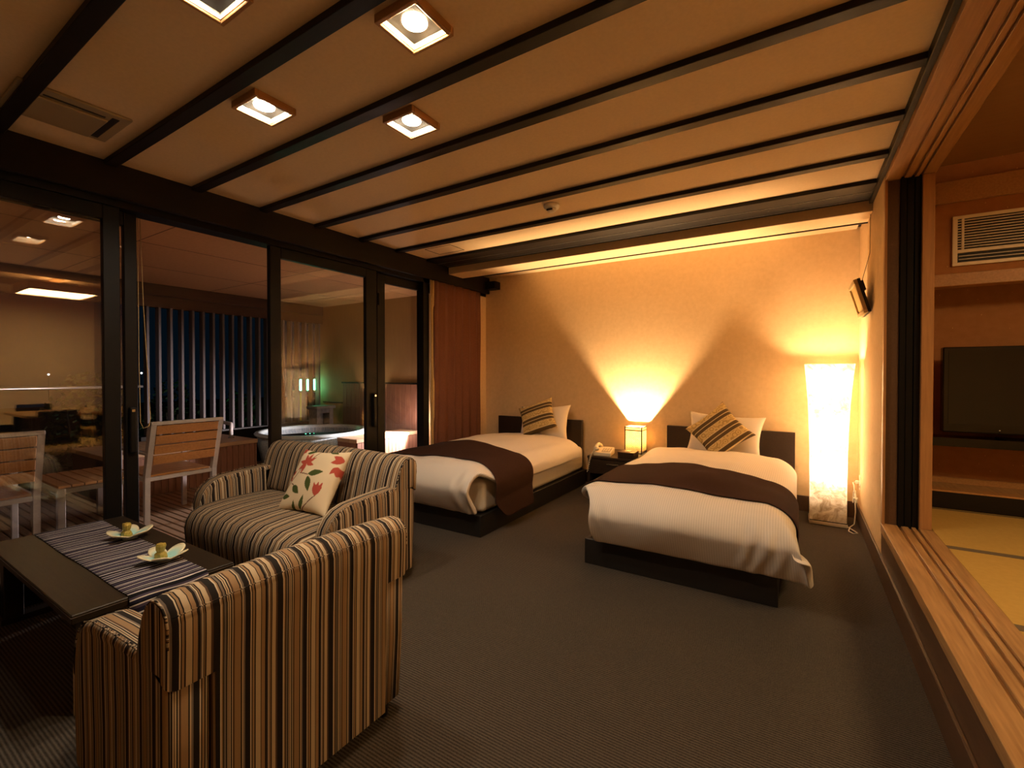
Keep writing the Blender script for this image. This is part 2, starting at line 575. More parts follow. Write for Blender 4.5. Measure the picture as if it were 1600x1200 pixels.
# dark fascia beam over the windows
tag(box('trim_5', (-3.475, -3.44, YF, YB, 2.295, 2.515), M['beamwood'], bevel=.003), 'dark brown beam above the balcony windows', 'beam', kind=ST)
tag(box('trim_6', (-3.64, -3.475, YF, YB, 2.335, 2.515), M['blackwood']), 'dark curtain box over the windows', 'trim', kind=ST)
tag(box('trim_7', (-3.42, -3.27, 4.80, YB, 2.335, 2.43), M['beamwood'], bevel=.004), 'small dark bracket in the corner above the curtain', 'bracket', kind=ST)
# baseboards
tag(box('baseboard_right', (XR - .012, XR + .001, YF, YB, 0, .14), M['riser'], bevel=.003), 'dark brown baseboard along the raised tatami room', 'baseboard', kind=ST)
tag(box('baseboard_back', (-3.5, XR - .012, YB - .012, YB, 0, .14), M['riser'], bevel=.003), 'dark brown baseboard behind the beds', 'baseboard', kind=ST)

# ------------------------------------------------------------------ opening to the tatami room: sill, lintel, jamb, stacked doors
ZS = .33
sill = boxes('trim_8', [(XR - .004, .515, -.3, 3.585, ZS - .05, ZS), (.515, .53, -.3, 3.585, ZS - .05, ZS - .012), (.53, .565, -.3, 3.585, ZS - .05, ZS),
                        (.565, .58, -.3, 3.585, ZS - .05, ZS - .012), (.58, .60, -.3, 3.585, ZS - .05, ZS), (.60, .612, -.3, 3.585, ZS - .05, ZS - .012),
                        (.612, .677, -.3, 3.585, ZS - .05, ZS)], M['sillwood'], bevel=.0015)
tag(sill, 'pale worn timber sill with sliding door grooves', 'sill', kind=ST)
tag(box('trim_9', (XR, XR + .02, -.3, 3.585, .0, ZS - .05), M['riser']), 'brown riser board under the timber sill', 'trim', kind=ST)
lint = boxes('trim_10', [(XR + .002, .515, -.3, 3.60, 2.42, 2.52), (.515, .53, -.3, 3.60, 2.435, 2.52), (.53, .565, -.3, 3.60, 2.42, 2.52),
                         (.565, .58, -.3, 3.60, 2.435, 2.52), (.58, .60, -.3, 3.60, 2.42, 2.52), (.60, .612, -.3, 3.60, 2.435, 2.52),
                         (.612, .672, -.3, 3.60, 2.42, 2.52)], M['cedar'], bevel=.002)
tag(lint, 'grooved cedar lintel over the tatami room opening', 'lintel', kind=ST)
tag(box('wall_over_lintel', (.47, .66, -.3, 3.6, 2.52, 2.72), M['tat_wall']), 'earth plaster strip above the cedar lintel', 'wall', kind=ST)
tag(box('trim_11', (XR - .001, XR + .012, 3.555, 3.60, ZS, 2.42), M['cedarz']), 'pale cedar edge strip at the wall end', 'trim', kind=ST)
tag(box('trim_12', (XR + .012, .512, 3.58, 3.64, ZS, 2.42), M['riser']), 'dark brown jamb board beside the stacked doors', 'jamb', kind=ST)
tag(box('trim_13', (.612, .668, 3.56, 3.66, ZS, 2.42), M['cedarz'], bevel=.003), 'cedar post between bedroom and tatami room', 'post', kind=ST)
for k, (a, b) in enumerate(((.5155, .5415), (.5465, .5765), (.5835, .6095))):
    d = root('door_%d' % (k + 1), ((a + b) / 2, 3.575, ZS), None, None, None, ST)
    tag(d, ['black sliding door edge nearest the bedroom wall', 'middle black sliding door edge of the stacked three', 'black sliding door edge touching the cedar post'][k], 'door')
    box('door_leaf', (a, b, 3.60, 4.15, ZS - .008, 2.43), M['alu'], d)
    box('door_stile', (a - .002, b + .002, 3.570 + .006 * k, 3.60, ZS - .008, 2.43), M['alu'], d, .003)

# ------------------------------------------------------------------ tatami room
TX1, TY0, TY1, TZC = 3.45, -.4, 4.20, 2.66
tag(box('floor_tatami', (.66, TX1, TY0, TY1 + .5, .20, ZS - .02), M['riser']), 'raised sub floor of the tatami room', 'floor', kind=ST)
tf = bpy.data.objects['floor_tatami']
for y0 in (TY1 - .925, TY1 - 1.835, TY1 - 2.745, TY1 - 3.655, TY1 - 4.565):
    for x0, x1 in ((.677, 2.06), (2.06, TX1)):
        mt = box('tatami_mat', (x0, x1, y0, y0 + .91 + (.015 if y0 > 3 else 0), ZS - .02, ZS), M['tatami'], tf)
        box('mat_border', (x0, x1, y0, y0 + .026, ZS, ZS + .0012), M['heri'], mt)
        box('mat_border', (x0, x1, y0 + .884, y0 + .91, ZS, ZS + .0012), M['heri'], mt)
tag(box('wall_tatami_far', (TX1, TX1 + .1, TY0, TY1 + .5, 0, TZC + .1), M['tat_cream']), 'pale earth wall of the tatami room', 'wall', kind=ST)
tag(box('wall_tatami_near', (.64, TX1, TY0 - .1, TY0, 0, TZC + .1), M['tat_cream']), 'pale earth wall at the end of the tatami room', 'wall', kind=ST)
tag(box('ceiling_tatami', (.62, TX1 + .1, TY0 - .1, TY1 + .5, TZC, TZC + .1), M['tat_ceil']), 'cedar board ceiling of the tatami room', 'ceiling', kind=ST)
tag(box('baseboard_tatami', (TX1 - .02, TX1, TY0, TY1, ZS, ZS + .12), M['blackwood']), 'black skirting along the tatami room wall', 'baseboard', kind=ST)
# wall over the alcove, with mouldings
tag(box('wall_alcove_front', (.668, TX1, TY1, TY1 + .1, 1.86, TZC), M['tat_wall']), 'earth plaster wall above the television alcove', 'wall', kind=ST)
tag(box('wall_alcove_back', (.668, TX1, TY1 + .36, TY1 + .46, .2, 1.95), M['tat_wall']), 'straw flecked earth wall at the back of the alcove', 'wall', kind=ST)
tag(box('wall_pocket', (XR + .018, .66, 4.16, 4.30, 0, 2.6), M['tat_wall']), 'end of the pocket that holds the sliding doors', 'wall', kind=ST)
tag(box('wall_tatami_side', (.645, .668, 3.66, TY1 + .46, ZS, TZC), M['tat_wall']), 'earth plaster wall behind the cedar post', 'wall', kind=ST)
tag(box('trim_14', (.668, TX1, TY1 - .03, TY1, 2.40, 2.545), M['cedar'], bevel=.004), 'deep cedar rail above the wall grille', 'rail', kind=ST)
tag(box('trim_15', (.668, TX1, TY1 - .02, TY1 + .1, 1.84, 1.925), M['cedar'], bevel=.004), 'cedar lintel over the television alcove', 'rail', kind=ST)
tag(box('trim_16', (.668, TX1, TY1, TY1 + .08, ZS, .445), M['blackwood'], bevel=.004), 'black lacquered step at the alcove front', 'step', kind=ST)
tag(box('trim_17', (.668, TX1, TY1 - .004, TY1 + .09, .445, .457), M['cedar']), 'thin cedar bead on the black alcove step', 'trim', kind=ST)
tag(box('floor_alcove', (.668, TX1, TY1 + .08, TY1 + .36, .30, .448), M['sillwood']), 'timber floor of the television alcove', 'floor', kind=ST)
tag(box('trim_18', (.668, TX1, TY1 + .34, TY1 + .36, .448, .49), M['cedar'], bevel=.002), 'cedar skirting at the back of the alcove', 'trim', kind=ST)

# ventilation grille
g = root('air_grille', (1.35, TY1, 1.972), 'cream louvred air grille on the alcove wall', 'air vent')
gx0, gx1, gz0, gz1 = .872, 1.83, 1.972, 2.305
for b in ((gx0, gx1, gz0, gz0 + .022), (gx0, gx1, gz1 - .022, gz1), (gx0, gx0 + .026, gz0 + .022, gz1 - .022), (gx1 - .026, gx1, gz0 + .022, gz1 - .022),
          (gx0 + .026, gx1 - .026, gz0 + .085, gz0 + .107)):
    box('grille_frame', (b[0], b[1], TY1 - .02, TY1, b[2], b[3]), M['cream'], g, .002)
box('backing', (gx0 + .02, gx1 - .02, TY1 - .004, TY1 - .001, gz0 + .02, gz1 - .02), M['dark'], g)
box('mullion', (gx0 + .046, gx0 + .058, TY1 - .018, TY1 - .004, gz0 + .107, gz1 - .022), M['cream'], g)
for k in range(11):
    z = gz0 + .119 + k * .0178
    box('louvre', (gx0 + .026, gx1 - .026, TY1 - .016, TY1 - .005, z, z + .005), M['cream'], g)
for k in range(2):
    z = gz0 + .040 + k * .022
    box('louvre', (gx0 + .034, gx1 - .026, TY1 - .016, TY1 - .005, z, z + .004), M['white'], g)

# television on a black low shelf
sh = root('television_shelf', (1.6, TY1 + .2, .76), 'black floating shelf under the television', 'shelf')
box('shelf_board', (.70, 2.5, TY1 + .02, TY1 + .355, .757, .80), M['tvblack'], sh, .004)
box('shelf_lip', (.70, 2.5, TY1 + .012, TY1 + .02, .755, .815), M['tvblack'], sh, .002)
tv = root('television', (1.45, TY1 + .15, .80), 'flat black television in the tatami room alcove', 'television')
box('cabinet', (.855, 2.02, TY1 + .10, TY1 + .17, .845, 1.435), M['tvblack'], tv, .008, 2)
box('screen', (.885, 1.99, TY1 + .096, TY1 + .10, .905, 1.41), M['screen'], tv)
box('stand_neck', (1.36, 1.52, TY1 + .12, TY1 + .15, .812, .86), M['tvblack'], tv)
box('stand_foot', (1.15, 1.72, TY1 + .04, TY1 + .24, .80, .814), M['tvblack'], tv, .005)
box('standby_light', (1.137, 1.143, TY1 + .098, TY1 + .101, .868, .873), M['white'], tv)

# square ceiling lamp, low table with legless chairs (they show in the window's reflection)
lp = root('ceiling_lamp', (1.95, 2.1, TZC), 'square paper ceiling lamp of the tatami room', 'lamp')
box('lamp_canopy', (1.80, 2.10, 1.95, 2.25, TZC - .04, TZC), M['cedar'], lp)
box('lamp_stem', (1.9, 2.0, 2.05, 2.15, 2.52, TZC - .04), M['cedar'], lp)
box('diffuser', (1.60, 2.30, 1.75, 2.45, 2.40, 2.51), emit('lamp diffuser', (1., .64, .28), 16.), lp, .01)
boxes('lamp_frame', [(1.575, 1.60, 1.725, 2.475, 2.39, 2.52), (2.30, 2.325, 1.725, 2.475, 2.39, 2.52), (1.60, 2.30, 1.725, 1.75, 2.39, 2.52), (1.60, 2.30, 2.45, 2.475, 2.39, 2.52)], M['cedar'], lp, .003)
tb = root('low_table', (2.2, 2.15, ZS), 'low lacquered table standing on the tatami', 'table')
box('table_top', (1.62, 2.78, 1.70, 2.60, .65, .685), M['sillwood'], tb, .006)
for x in (1.72, 2.62):
    for y in (1.78, 2.46):
        box('leg', (x, x + .07, y, y + .07, ZS, .65), M['darkwood'], tb, .004)
for k, (x, y, lab) in enumerate(((1.30, 1.9, 'dark legless chair on the bedroom side of the low table'), (2.95, 2.1, 'dark legless chair on the wall side of the low table'))):
    ch = root('legless_chair', (x, y, ZS), lab, 'chair', 'legless chairs at the low table')
    s_ = -1 if k == 0 else 1
    box('seat', (x - .22, x + .22, y - .21, y + .21, ZS, ZS + .06), M['darkwood'], ch, .01)
    box('backrest', (x + s_ * .22 - .018, x + s_ * .22 + .018, y - .20, y + .20, ZS + .06, ZS + .44), M['darkwood'], ch, .012)

# ================================================================== BALCONY WINDOWS
def window(n, y0, y1, x, label, handle=None, stile=(.08, .08), glass='glass'):
    t = .022
    w = root('window_%d' % n, (x, (y0 + y1) / 2, .02), label, 'window', None, ST)
    box('stile', (x - t, x + t, y0, y0 + stile[0], .02, 2.26), M['alu'], w, .003)
    box('stile', (x - t, x + t, y1 - stile[1], y1, .02, 2.26), M['alu'], w, .003)
    box('rail', (x - t, x + t, y0 + stile[0], y1 - stile[1], 2.175, 2.26), M['alu'], w, .003)
    box('rail', (x - t, x + t, y0 + stile[0], y1 - stile[1], .02, .12), M['alu'], w, .003)
    box('pane', (x - .004, x + .004, y0 + stile[0], y1 - stile[1], .12, 2.175), M[glass], w)
    if handle:
        hy, hz0, hz1 = handle
        hd = box('handle', (x + t, x + t + .035, hy - .018, hy + .018, hz0, hz1), M['alu'], w, .008, 2)
        box('handle_catch', (x + t + .033, x + t + .04, hy - .01, hy + .006, hz1 - .03, hz1 - .014), M['chrome'], hd)
    return w
XI, XO = -3.535, -3.595
window(1, -1.4, 1.095, XI, 'tall window panel in front of the parked sliding door')
window(2, -1.2, 1.20, XO, 'sliding door slid open behind the other window panel', (1.165, .75, 1.04), (.08, .066))
window(3, 2.03, 3.10, XI, 'closed glass door panel behind the striped loveseat', (3.05, .74, 1.06), (.09, .13), 'glass_clear')
window(4, 3.16, 4.80, XO, 'window panel beside the rust red curtain', None, (.10, .1), 'glass_clear')
lt_ = box('window_latch', (XO + .024, XO + .045, 3.16, 3.185, 1.94, 2.06), M['alu'], bpy.data.objects['window_4'], .004)
tag(boxes('trim_19', [(-3.64, -3.50, YF, 4.93, 2.26, 2.335)], M['alu']), 'black head frame of the balcony windows', 'frame', kind=ST)
tag(boxes('trim_20', [(-3.64, -3.50, YF, 4.93, -.02, .02)], M['alu']), 'black threshold of the balcony windows', 'threshold', kind=ST)
tag(box('trim_21', (-3.60, -3.50, 3.745, 3.83, .02, 2.335), M['alu']), 'black window post next to the curtain', 'post', kind=ST)
tag(box('wall_left', (-3.64, -3.50, 4.80, YB, 0, 2.5), M['plaster']), 'wall return behind the curtain', 'wall', kind=ST)
tag(box('wall_left_near', (-3.64, -3.50, YF, -1.4, 0, 2.5), M['plaster']), 'wall return at the window end', 'wall', kind=ST)
tube('pull_cord', [(-3.66, 1.235, 2.34), (-3.66, 1.235, 1.3), (-3.66, 1.24, .93), (-3.66, 1.255, .89), (-3.66, 1.285, .90), (-3.66, 1.295, .95), (-3.66, 1.262, 1.7), (-3.66, 1.245, 2.34)], .0022, M['lining'])
tag(bpy.data.objects['pull_cord'], 'looped tan blind cord hanging by the open door', 'cord')

# curtain
cu = root('curtain', (-3.455, 4.27, .01), 'rust red curtain gathered beside the headboard wall', 'curtain')
def folds(name, y0, y1, n, amp, m, xc, ph=0., z0=.02, z1=2.33, sq=1.):
    nu, nv = n * 10, 12
    vs = []
    for i in range(nu):
        t = i / (nu - 1)
        for j in range(nv):
            s = j / (nv - 1)
            z = z0 + (z1 - z0) * s
            a = amp * (.75 + .25 * (1 - s)) * (1 + .3 * math.sin(i * .37 + ph))
            x = xc + a * math.sin(2 * math.pi * n * t + ph + .25 * math.sin(3 * s + i * .2)) + .004 * math.sin(z * 5 + i * .3)
            y = y0 + (y1 - y0) * t + .010 * math.sin(2 * math.pi * n * t * 2 + ph) + .006 * math.sin(4 * s + i)* 0
            vs.append((x, y, z))
    o = mk(name, vs, grid(nu, nv), m, cu, True)
    sd = o.modifiers.new('thick', 'SOLIDIFY')
    sd.thickness = .003
    return o
folds('curtain_cloth', 3.87, 4.76, 6, .022, M['curtain'], -3.468)
folds('curtain_lining', 3.825, 3.87, 1, .012, M['lining'], -3.47, 1.)
tube('pull_cord', [(-3.452, 3.80, 2.32), (-3.45, 3.795, 1.7), (-3.452, 3.80, .9)], .003, M['white'], cu)

# ================================================================== BALCONY
dk_ = box('floor_balcony', (-6.72, -3.64, -1.6, 4.70, -.12, -.04), M['dark'])
tag(dk_, 'timber deck of the balcony', 'deck', kind=ST)
pl0 = None
ny = int((4.69 + 1.6) / .0625)
for k in range(ny):
    y = -1.59 + k * .0625
    if pl0 is None:
        pl0 = box('deck_plank', (-6.70, -3.645, y, y + .052, -.04, .0), M['deck'], dk_, .004)
        base_y = y
    else:
        share('deck_plank', pl0, (0, y - base_y, 0), dk_)
bc = box('ceiling_balcony', (-6.75, -3.64, -1.6, 4.80, 2.34, 2.44), M['soffit'])
tag(bc, 'tan board ceiling over the balcony', 'ceiling', kind=ST)
for x in (-5.6, -4.6):
    box('joint_strip', (x, x + .004, -1.6, 4.70, 2.3385, 2.3402), M['beamwood'], bc)
for y in (1.55, 3.0):
    box('joint_strip', (-6.75, -3.64, y, y + .004, 2.3385, 2.3402), M['beamwood'], bc)
tag(boxes('trim_22', [(-6.75, -6.60, -1.6, 4.70, 2.20, 2.34), (-6.72, -6.62, -1.6, 4.70, 2.06, 2.20)], M['riser']), 'stepped brown beam over the slatted fence', 'beam', kind=ST)
wb = box('wall_balcony', (-6.75, -3.64, 4.70, 4.80, -.1, 2.34), M['deckwall'])
tag(wb, 'tan end wall of the balcony', 'wall', kind=ST)
box('wall_rail', (-6.6, -6.05, 4.685, 4.70, .78, .80), M['beamwood'], wb)
for k in range(18):
    x = -6.08 + k * .098
    box('cladding_board', (x, x + .094, 4.672, 4.70, .02, 1.10), M['platform'], wb, .003)
box('cladding_cap', (-6.10, -4.30, 4.665, 4.70, 1.10, 1.125), M['beamwood'], wb)
tag(box('wall_balcony_near', (-6.9, -3.64, -1.7, -1.6, -.1, 2.34), M['deckwall']), 'tan near end wall of the balcony', 'wall', kind=ST)
# kerb and slat fence
tag(box('trim_23', (-6.74, -6.54, 2.22, 4.70, -.04, .50), M['blackwood']), 'dark kerb under the slatted fence', 'kerb', kind=ST)
fc = root('slat_fence', (-6.64, 3.46, .50), 'vertical grey slat screen around the balcony bath', 'fence')
sl0 = box('slat', (-6.69, -6.59, 2.30, 2.328, .50, 2.06), M['slatgrey'], fc, .003)
for k in range(1, 20):
    share('slat', sl0, (0, k * .1215, 0), fc)
rl = root('balcony_railing', (-6.64, .35, -.04), 'thin steel handrail beside the slatted fence', 'railing')
tube('handrail', [(-6.6, -1.55, 1.10), (-6.6, 2.26, 1.10)], .016, M['steel'], rl)
for y in (-1.3, -.2, .9, 2.0):
    box('post', (-6.615, -6.585, y, y + .03, -.04, 1.09), M['alu'], rl)
# platforms round the bath
def cladding(parent, x, y0, y1, z1, n):
    w = (y1 - y0) / n
    b0 = box('cladding_board', (x - .02, x, y0, y0 + w - .003, .0, z1), M['platform'], parent, .002)
    for k in range(1, n):
        share('cladding_board', b0, (0, k * w, 0), parent)
pa = root('bath_step', (-6.05, 2.35, 0), 'timber clad bath platform with nail heads behind the chair', 'platform')
box('platform_core', (-6.53, -5.63, 1.62, 3.04, 0, .41), M['beamwood'], pa)
cladding(pa, -5.605, 1.62, 3.04, .41, 22)
for k in range(15):
    x = -6.53 + k * .0623
    box('cladding_board', (x, x + .06, 3.04, 3.055, 0, .41), M['platform'], pa)
for k in range(7):
    x = -6.53 + k * .135
    box('platform_plank', (x, x + .131, 1.61, 3.065, .41, .455), M['platcap'], pa, .004)
nl0 = box('nail_head', (-5.606, -5.603, 1.70, 1.706, .385, .391), M['chrome'], pa)
for k in range(1, 19):
    share('nail_head', nl0, (0, k * .0715, 0), pa)
gr_ = root('grab_rail', (-6.2, 3.0, .455), 'polished steel grab rail on the bath platform', 'rail')
tube('rail_tube', [(-5.96, 2.94, .455), (-5.96, 2.94, .60), (-5.975, 2.945, .625), (-6.43, 3.02, .625), (-6.445, 3.025, .60), (-6.445, 3.025, .455)], .022, M['silver'], gr_, 10)
lathe('flange', [(.035, 0), (.035, .006), (.02, .01)], (-5.96, 2.94, .455), M['chrome'], gr_, 14)
lathe('flange', [(.035, 0), (.035, .006), (.02, .01)], (-6.445, 3.025, .455), M['chrome'], gr_, 14)
pb = root('bath_platform', (-4.6, 4.15, 0), 'brightly lit timber platform between bath and curtain', 'platform')
box('platform_core', (-4.79, -4.47, 3.62, 4.66, 0, .42), M['beamwood'], pb)
cladding(pb, -4.445, 3.62, 4.66, .42, 17)
for k in range(3):
    x = -4.80 + k * .122
    box('platform_plank', (x, x + .119, 3.60, 4.665, .42, .465), M['platcap'], pb, .004)
for k in range(5):
    x = -4.79 + k * .064
    box('cladding_board', (x, x + .061, 3.605, 3.62, 0, .42), M['platform'], pb)
# round bath
m = M['speckle'] = noisy('speckled pale blue stoneware', (.30, .40, .46), (.60, .66, .68), 90, .5, bump=.3, lo=.4, hi=.6)
tu = root('round_bath', (-5.50, 3.75, 0), 'round stoneware soaking tub with a pale rim', 'bathtub')
lathe('bowl', [(.50, 0.), (.60, .12), (.645, .32), (.655, .47), (.60, .47), (.55, .25), (.45, .12), (0, .12)], (-5.50, 3.75, 0), M['speckle'], tu, 56)
lathe('rim', [(.655, .455), (.685, .47), (.69, .49), (.675, .505), (.625, .505), (.60, .49), (.60, .46)], (-5.50, 3.75, 0), M['glaze'], tu, 56)
wt = lathe('bath_water', [(.605, 0), (.605, .012), (0, .014)], (-5.50, 3.75, .448), mat('dark bath water', (.006, .014, .014), .03), None, 48)
tag(wt, 'still dark water filling the round bath', 'water')
sp_ = root('water_spout', (-6.22, 4.38, 0), 'small grey stone spout stand behind the bath', 'spout')
box('slab', (-6.36, -6.09, 4.22, 4.555, .715, .76), M['stone'], sp_, .008)
box('leg', (-6.33, -6.12, 4.245, 4.31, 0, .715), M['stone'], sp_, .006)
box('leg', (-6.33, -6.12, 4.465, 4.53, 0, .715), M['stone'], sp_, .006)
box('back_stone', (-6.33, -6.29, 4.31, 4.465, 0, .715), M['stone'], sp_)
box('lintel_stone', (-6.32, -6.13, 4.31, 4.465, .65, .715), M['stone'], sp_)
# outdoor spotlight on the platform
bo = root('garden_spotlight', (-4.30, 4.53, 0), 'small white spotlight standing beside the bath platform', 'lamp')
lathe('base', [(.06, 0), (.06, .012), (.015, .02)], (-4.30, 4.53, 0), M['steel'], bo, 16)
tube('pole', [(-4.30, 4.53, .015), (-4.30, 4.53, .545)], .012, M['steel'], bo)
lathe('lens', [(.0, .0), (.03, .006), (.038, .03), (.03, .055), (0, .062)], (-4.30, 4.53, .55), emit('spot lens', (1., .86, .84), 30.), bo, 16)
light('spot_glow', (-4.26, 4.47, .60), 5., (1., .80, .78), .03, bo)
sl_d = bpy.data.lights.new('spot_beam', 'SPOT')
sl_d.energy = 190.
sl_d.color = (1., .84, .82)
sl_d.spot_size = R(106)
sl_d.spot_blend = .55
sl_d.shadow_soft_size = .03
sl_o = bpy.data.objects.new('spot_beam', sl_d)
COL.objects.link(sl_o)
sl_o.parent = bo
sl_o.location = wm(bo).inverted() @ Vector((-4.27, 4.46, .60))
sl_o.rotation_euler = Vector((-.50, -.86, -.40)).to_track_quat('-Z', 'Y').to_euler()

# beyond the fence: garden lantern, shrubs, far lights
gl_ = root('garden_lantern', (-7.0, 4.68, -.3), 'green glowing garden lantern beyond the slatted fence', 'lantern')
tube('post', [(-7.0, 4.545, -.3), (-7.0, 4.545, .94)], .022, mat('yellow green post', (.40, .42, .06), .6), gl_)
box('lantern_shade', (-7.06, -6.94, 4.48, 4.86, .975, 1.155), emit('green lantern glass', (.14, 1., .45), 16.), gl_, .02)
box('lantern_cap', (-7.10, -6.90, 4.46, 4.88, 1.155, 1.18), M['stone'], gl_, .006)
box('lantern_base', (-7.10, -6.90, 4.46, 4.88, .94, .975), M['stone'], gl_, .006)
tag(box('ground_garden', (-30, -6.75, -14, 18, -.5, -.3), noisy('dark garden soil', (.02, .022, .018), (.03, .03, .022), 3, .9)), 'dark garden ground beyond the balcony', 'ground', kind=ST)
def shrub(c, rx, rz, n, lab, seed):
    rnd = random.Random(seed)
    s = root('shrub', (c[0], c[1], -.3), lab, 'shrub', None)
    vs, fs = [], []
    for k in range(n):
        d = Vector((rnd.gauss(0, 1), rnd.gauss(0, 1), rnd.gauss(0, 1))).normalized()
        rr_ = rnd.uniform(.55, 1.) ** .6
        p = Vector((c[0] + d.x * rx * rr_, c[1] + d.y * rx * rr_, c[2] + d.z * rz * rr_))
        if p.z < -.28:
            continue
        a = Vector((rnd.gauss(0, 1), rnd.gauss(0, 1), rnd.gauss(0, .6))).normalized()
        b = a.orthogonal().normalized()
        l, w = rnd.uniform(.05, .10), rnd.uniform(.018, .032)
        i = len(vs)
        vs += [p, p + a * l * .5 + b * w, p + a * l, p + a * l * .5 - b * w]
        fs.append((i, i + 1, i + 2, i + 3))
    mk('foliage', vs, fs, M['leaf'], s, kind='stuff')
    for k in range(4):
        tube('stem', [(c[0] + .05 * k - .08, c[1] + .04 * k - .06, -.3), (c[0] + .12 * (k - 1.5), c[1] + .1 * (k - 1.5), c[2] + rz * .3)], .014, M['bark'], s, 5)
shrub((-7.55, 3.85, .35), .38, .60, 800, 'leafy shrub lit green in front of the lantern', 1)
shrub((-8.0, 3.1, .45), .40, .75, 700, 'dark shrub seen through the slats over the grab rail', 2)
shrub((-8.1, 2.15, .5), .44, .80, 700, 'dark shrub seen through the slats behind the teak chair', 3)
for k, (p, s, lab) in enumerate((((-42, 14.32, 1.3), .07, 'tiny distant light beside the hanging blind cord'), ((-42, 9.28, 1.2), .06, 'tiny distant light just above the steel handrail'), ((-42, 12.85, 3.9), .05, 'tiny distant light on the tallest far mast'))):
    st_ = root('distant_lamp', (p[0], p[1], -.3 if k < 2 else -.3), lab, 'light', 'distant lights in the night')
    tube('mast', [(p[0], p[1], -.3), (p[0], p[1], p[2])], .02, M['alu'], st_, 5)
    lathe('bulb', [(0, -s), (s * .8, -s * .5), (s, 0), (s * .8, s * .5), (0, s)], p, emit('far bulb', (.9, .95, 1.), 3.), st_, 10)

# outdoor furniture
def make_chair(label):
    """teak slats on a steel frame; local frame: back at +y, faces -y, width 0.49"""
    c = root('garden_chair', (0, 0, 0), label, 'chair', None)
    w = .245
    for s in (-1, 1):
        vs = [(s * w, .04, 0), (s * w, .06, .42), (s * w, .17, .86)]
        for (a, b) in ((0, 1), (1, 2)):
            pass
        bm = bmesh.new()
        x0, x1 = (s * w - .018, s * w + .018)
        prof = [(.0, 0), (.03, 0), (.045, .42), (.175, .86), (.10, .86), (.0, .42)]
        q = [bm.verts.new((x, y, z)) for x in (x0, x1) for y, z in prof]
        n = len(prof)
        bm.faces.new(q[:n]); bm.faces.new(q[n:][::-1])
        for i in range(n):
            j = (i + 1) % n
            bm.faces.new((q[i], q[j], q[n + j], q[n + i]))
        bm_out('back_leg', bm, M['silver'], c, local=True)
        box('front_leg', (s * w - .018, s * w + .018, -.56, -.525, 0, .60), M['silver'], c, .003, local=True)
        box('armrest', (s * w - .02, s * w + .02, -.56, .09, .60, .622), M['silver'], c, .003, local=True)
        box('side_rail', (s * w - .014, s * w + .014, -.525, .01, .385, .415), M['silver'], c, .002, local=True)
    box('top_rail', (-w - .018, w + .018, .135, .175, .845, .872), M['silver'], c, .003, local=True)
    box('rear_rail', (-w, w, .005, .035, .385, .415), M['silver'], c, .002, local=True)
    for k in range(4):
        t = (.525 + k * .081, .525 + k * .081 + .072)
        y = lambda z: .0225 + (z - .42) * .26
        mxx = Matrix.Identity(4)
        zc = (t[0] + t[1]) / 2
        mr = Matrix.Translation((0, y(zc) + .03, zc)) @ Matrix.Rotation(-math.atan(.26), 4, 'X')
        box('back_slat', (-w + .02, w - .02, -.009, .009, -.036, .036), M['teak'], c, .003, local=True, mx=mr)
    for k in range(8):
        y = -.53 + k * .066
        box('seat_slat', (-w + .015, w - .015, y, y + .058, .412, .428), M['teak'], c, .003, local=True)
    return c
ch1 = make_chair('teak and steel garden chair standing before the bath platform')
ch1.location = (-4.43, 1.775, 0)
ch1.rotation_euler = (0, 0, R(-90))
ch2 = copy_tree(ch1)
ch2.location = (-4.43, .66, 0)
ch2['label'] = 'teak and steel garden chair behind the doubled window glass'
ch1['group'] = ch2['group'] = 'garden chairs on the deck'
st = root('garden_side_table', (-4.94, 1.28, 0), 'low slatted teak side table between the garden chairs', 'table')
for k in range(6):
    y = 1.06 + k * .075
    box('table_slat', (-5.28, -4.60, y, y + .068, .40, .42), M['teak'], st, .003)
for x in (-5.27, -4.61):
    for y in (1.075, 1.485):
        box('leg', (x - .022, x + .022, y - .022, y + .022, 0, .40), M['steel'], st, .003)
for y in (1.075, 1.485):
    box('apron', (-5.25, -4.63, y - .012, y + .012, .36, .395), M['steel'], st, .002)
for x in (-5.27, -4.61):
    box('apron', (x - .012, x + .012, 1.09, 1.47, .36, .395), M['steel'], st, .002)

# ================================================================== BEDS
def sm(x):
    x = max(0., min(1., x))
    return x * x * (3 - 2 * x)

def bend(d, rr, tuck):
    """path over a rounded edge: distance d past the edge start -> (outward, downward)"""
    if d <= 0: return 0., 0.
    q = math.pi / 2 * rr
    if d < q: return rr * math.sin(d / rr), rr * (1 - math.cos(d / rr))
    e = d - q
    return rr - tuck * e, rr + e * math.sqrt(max(0., 1 - tuck * tuck))

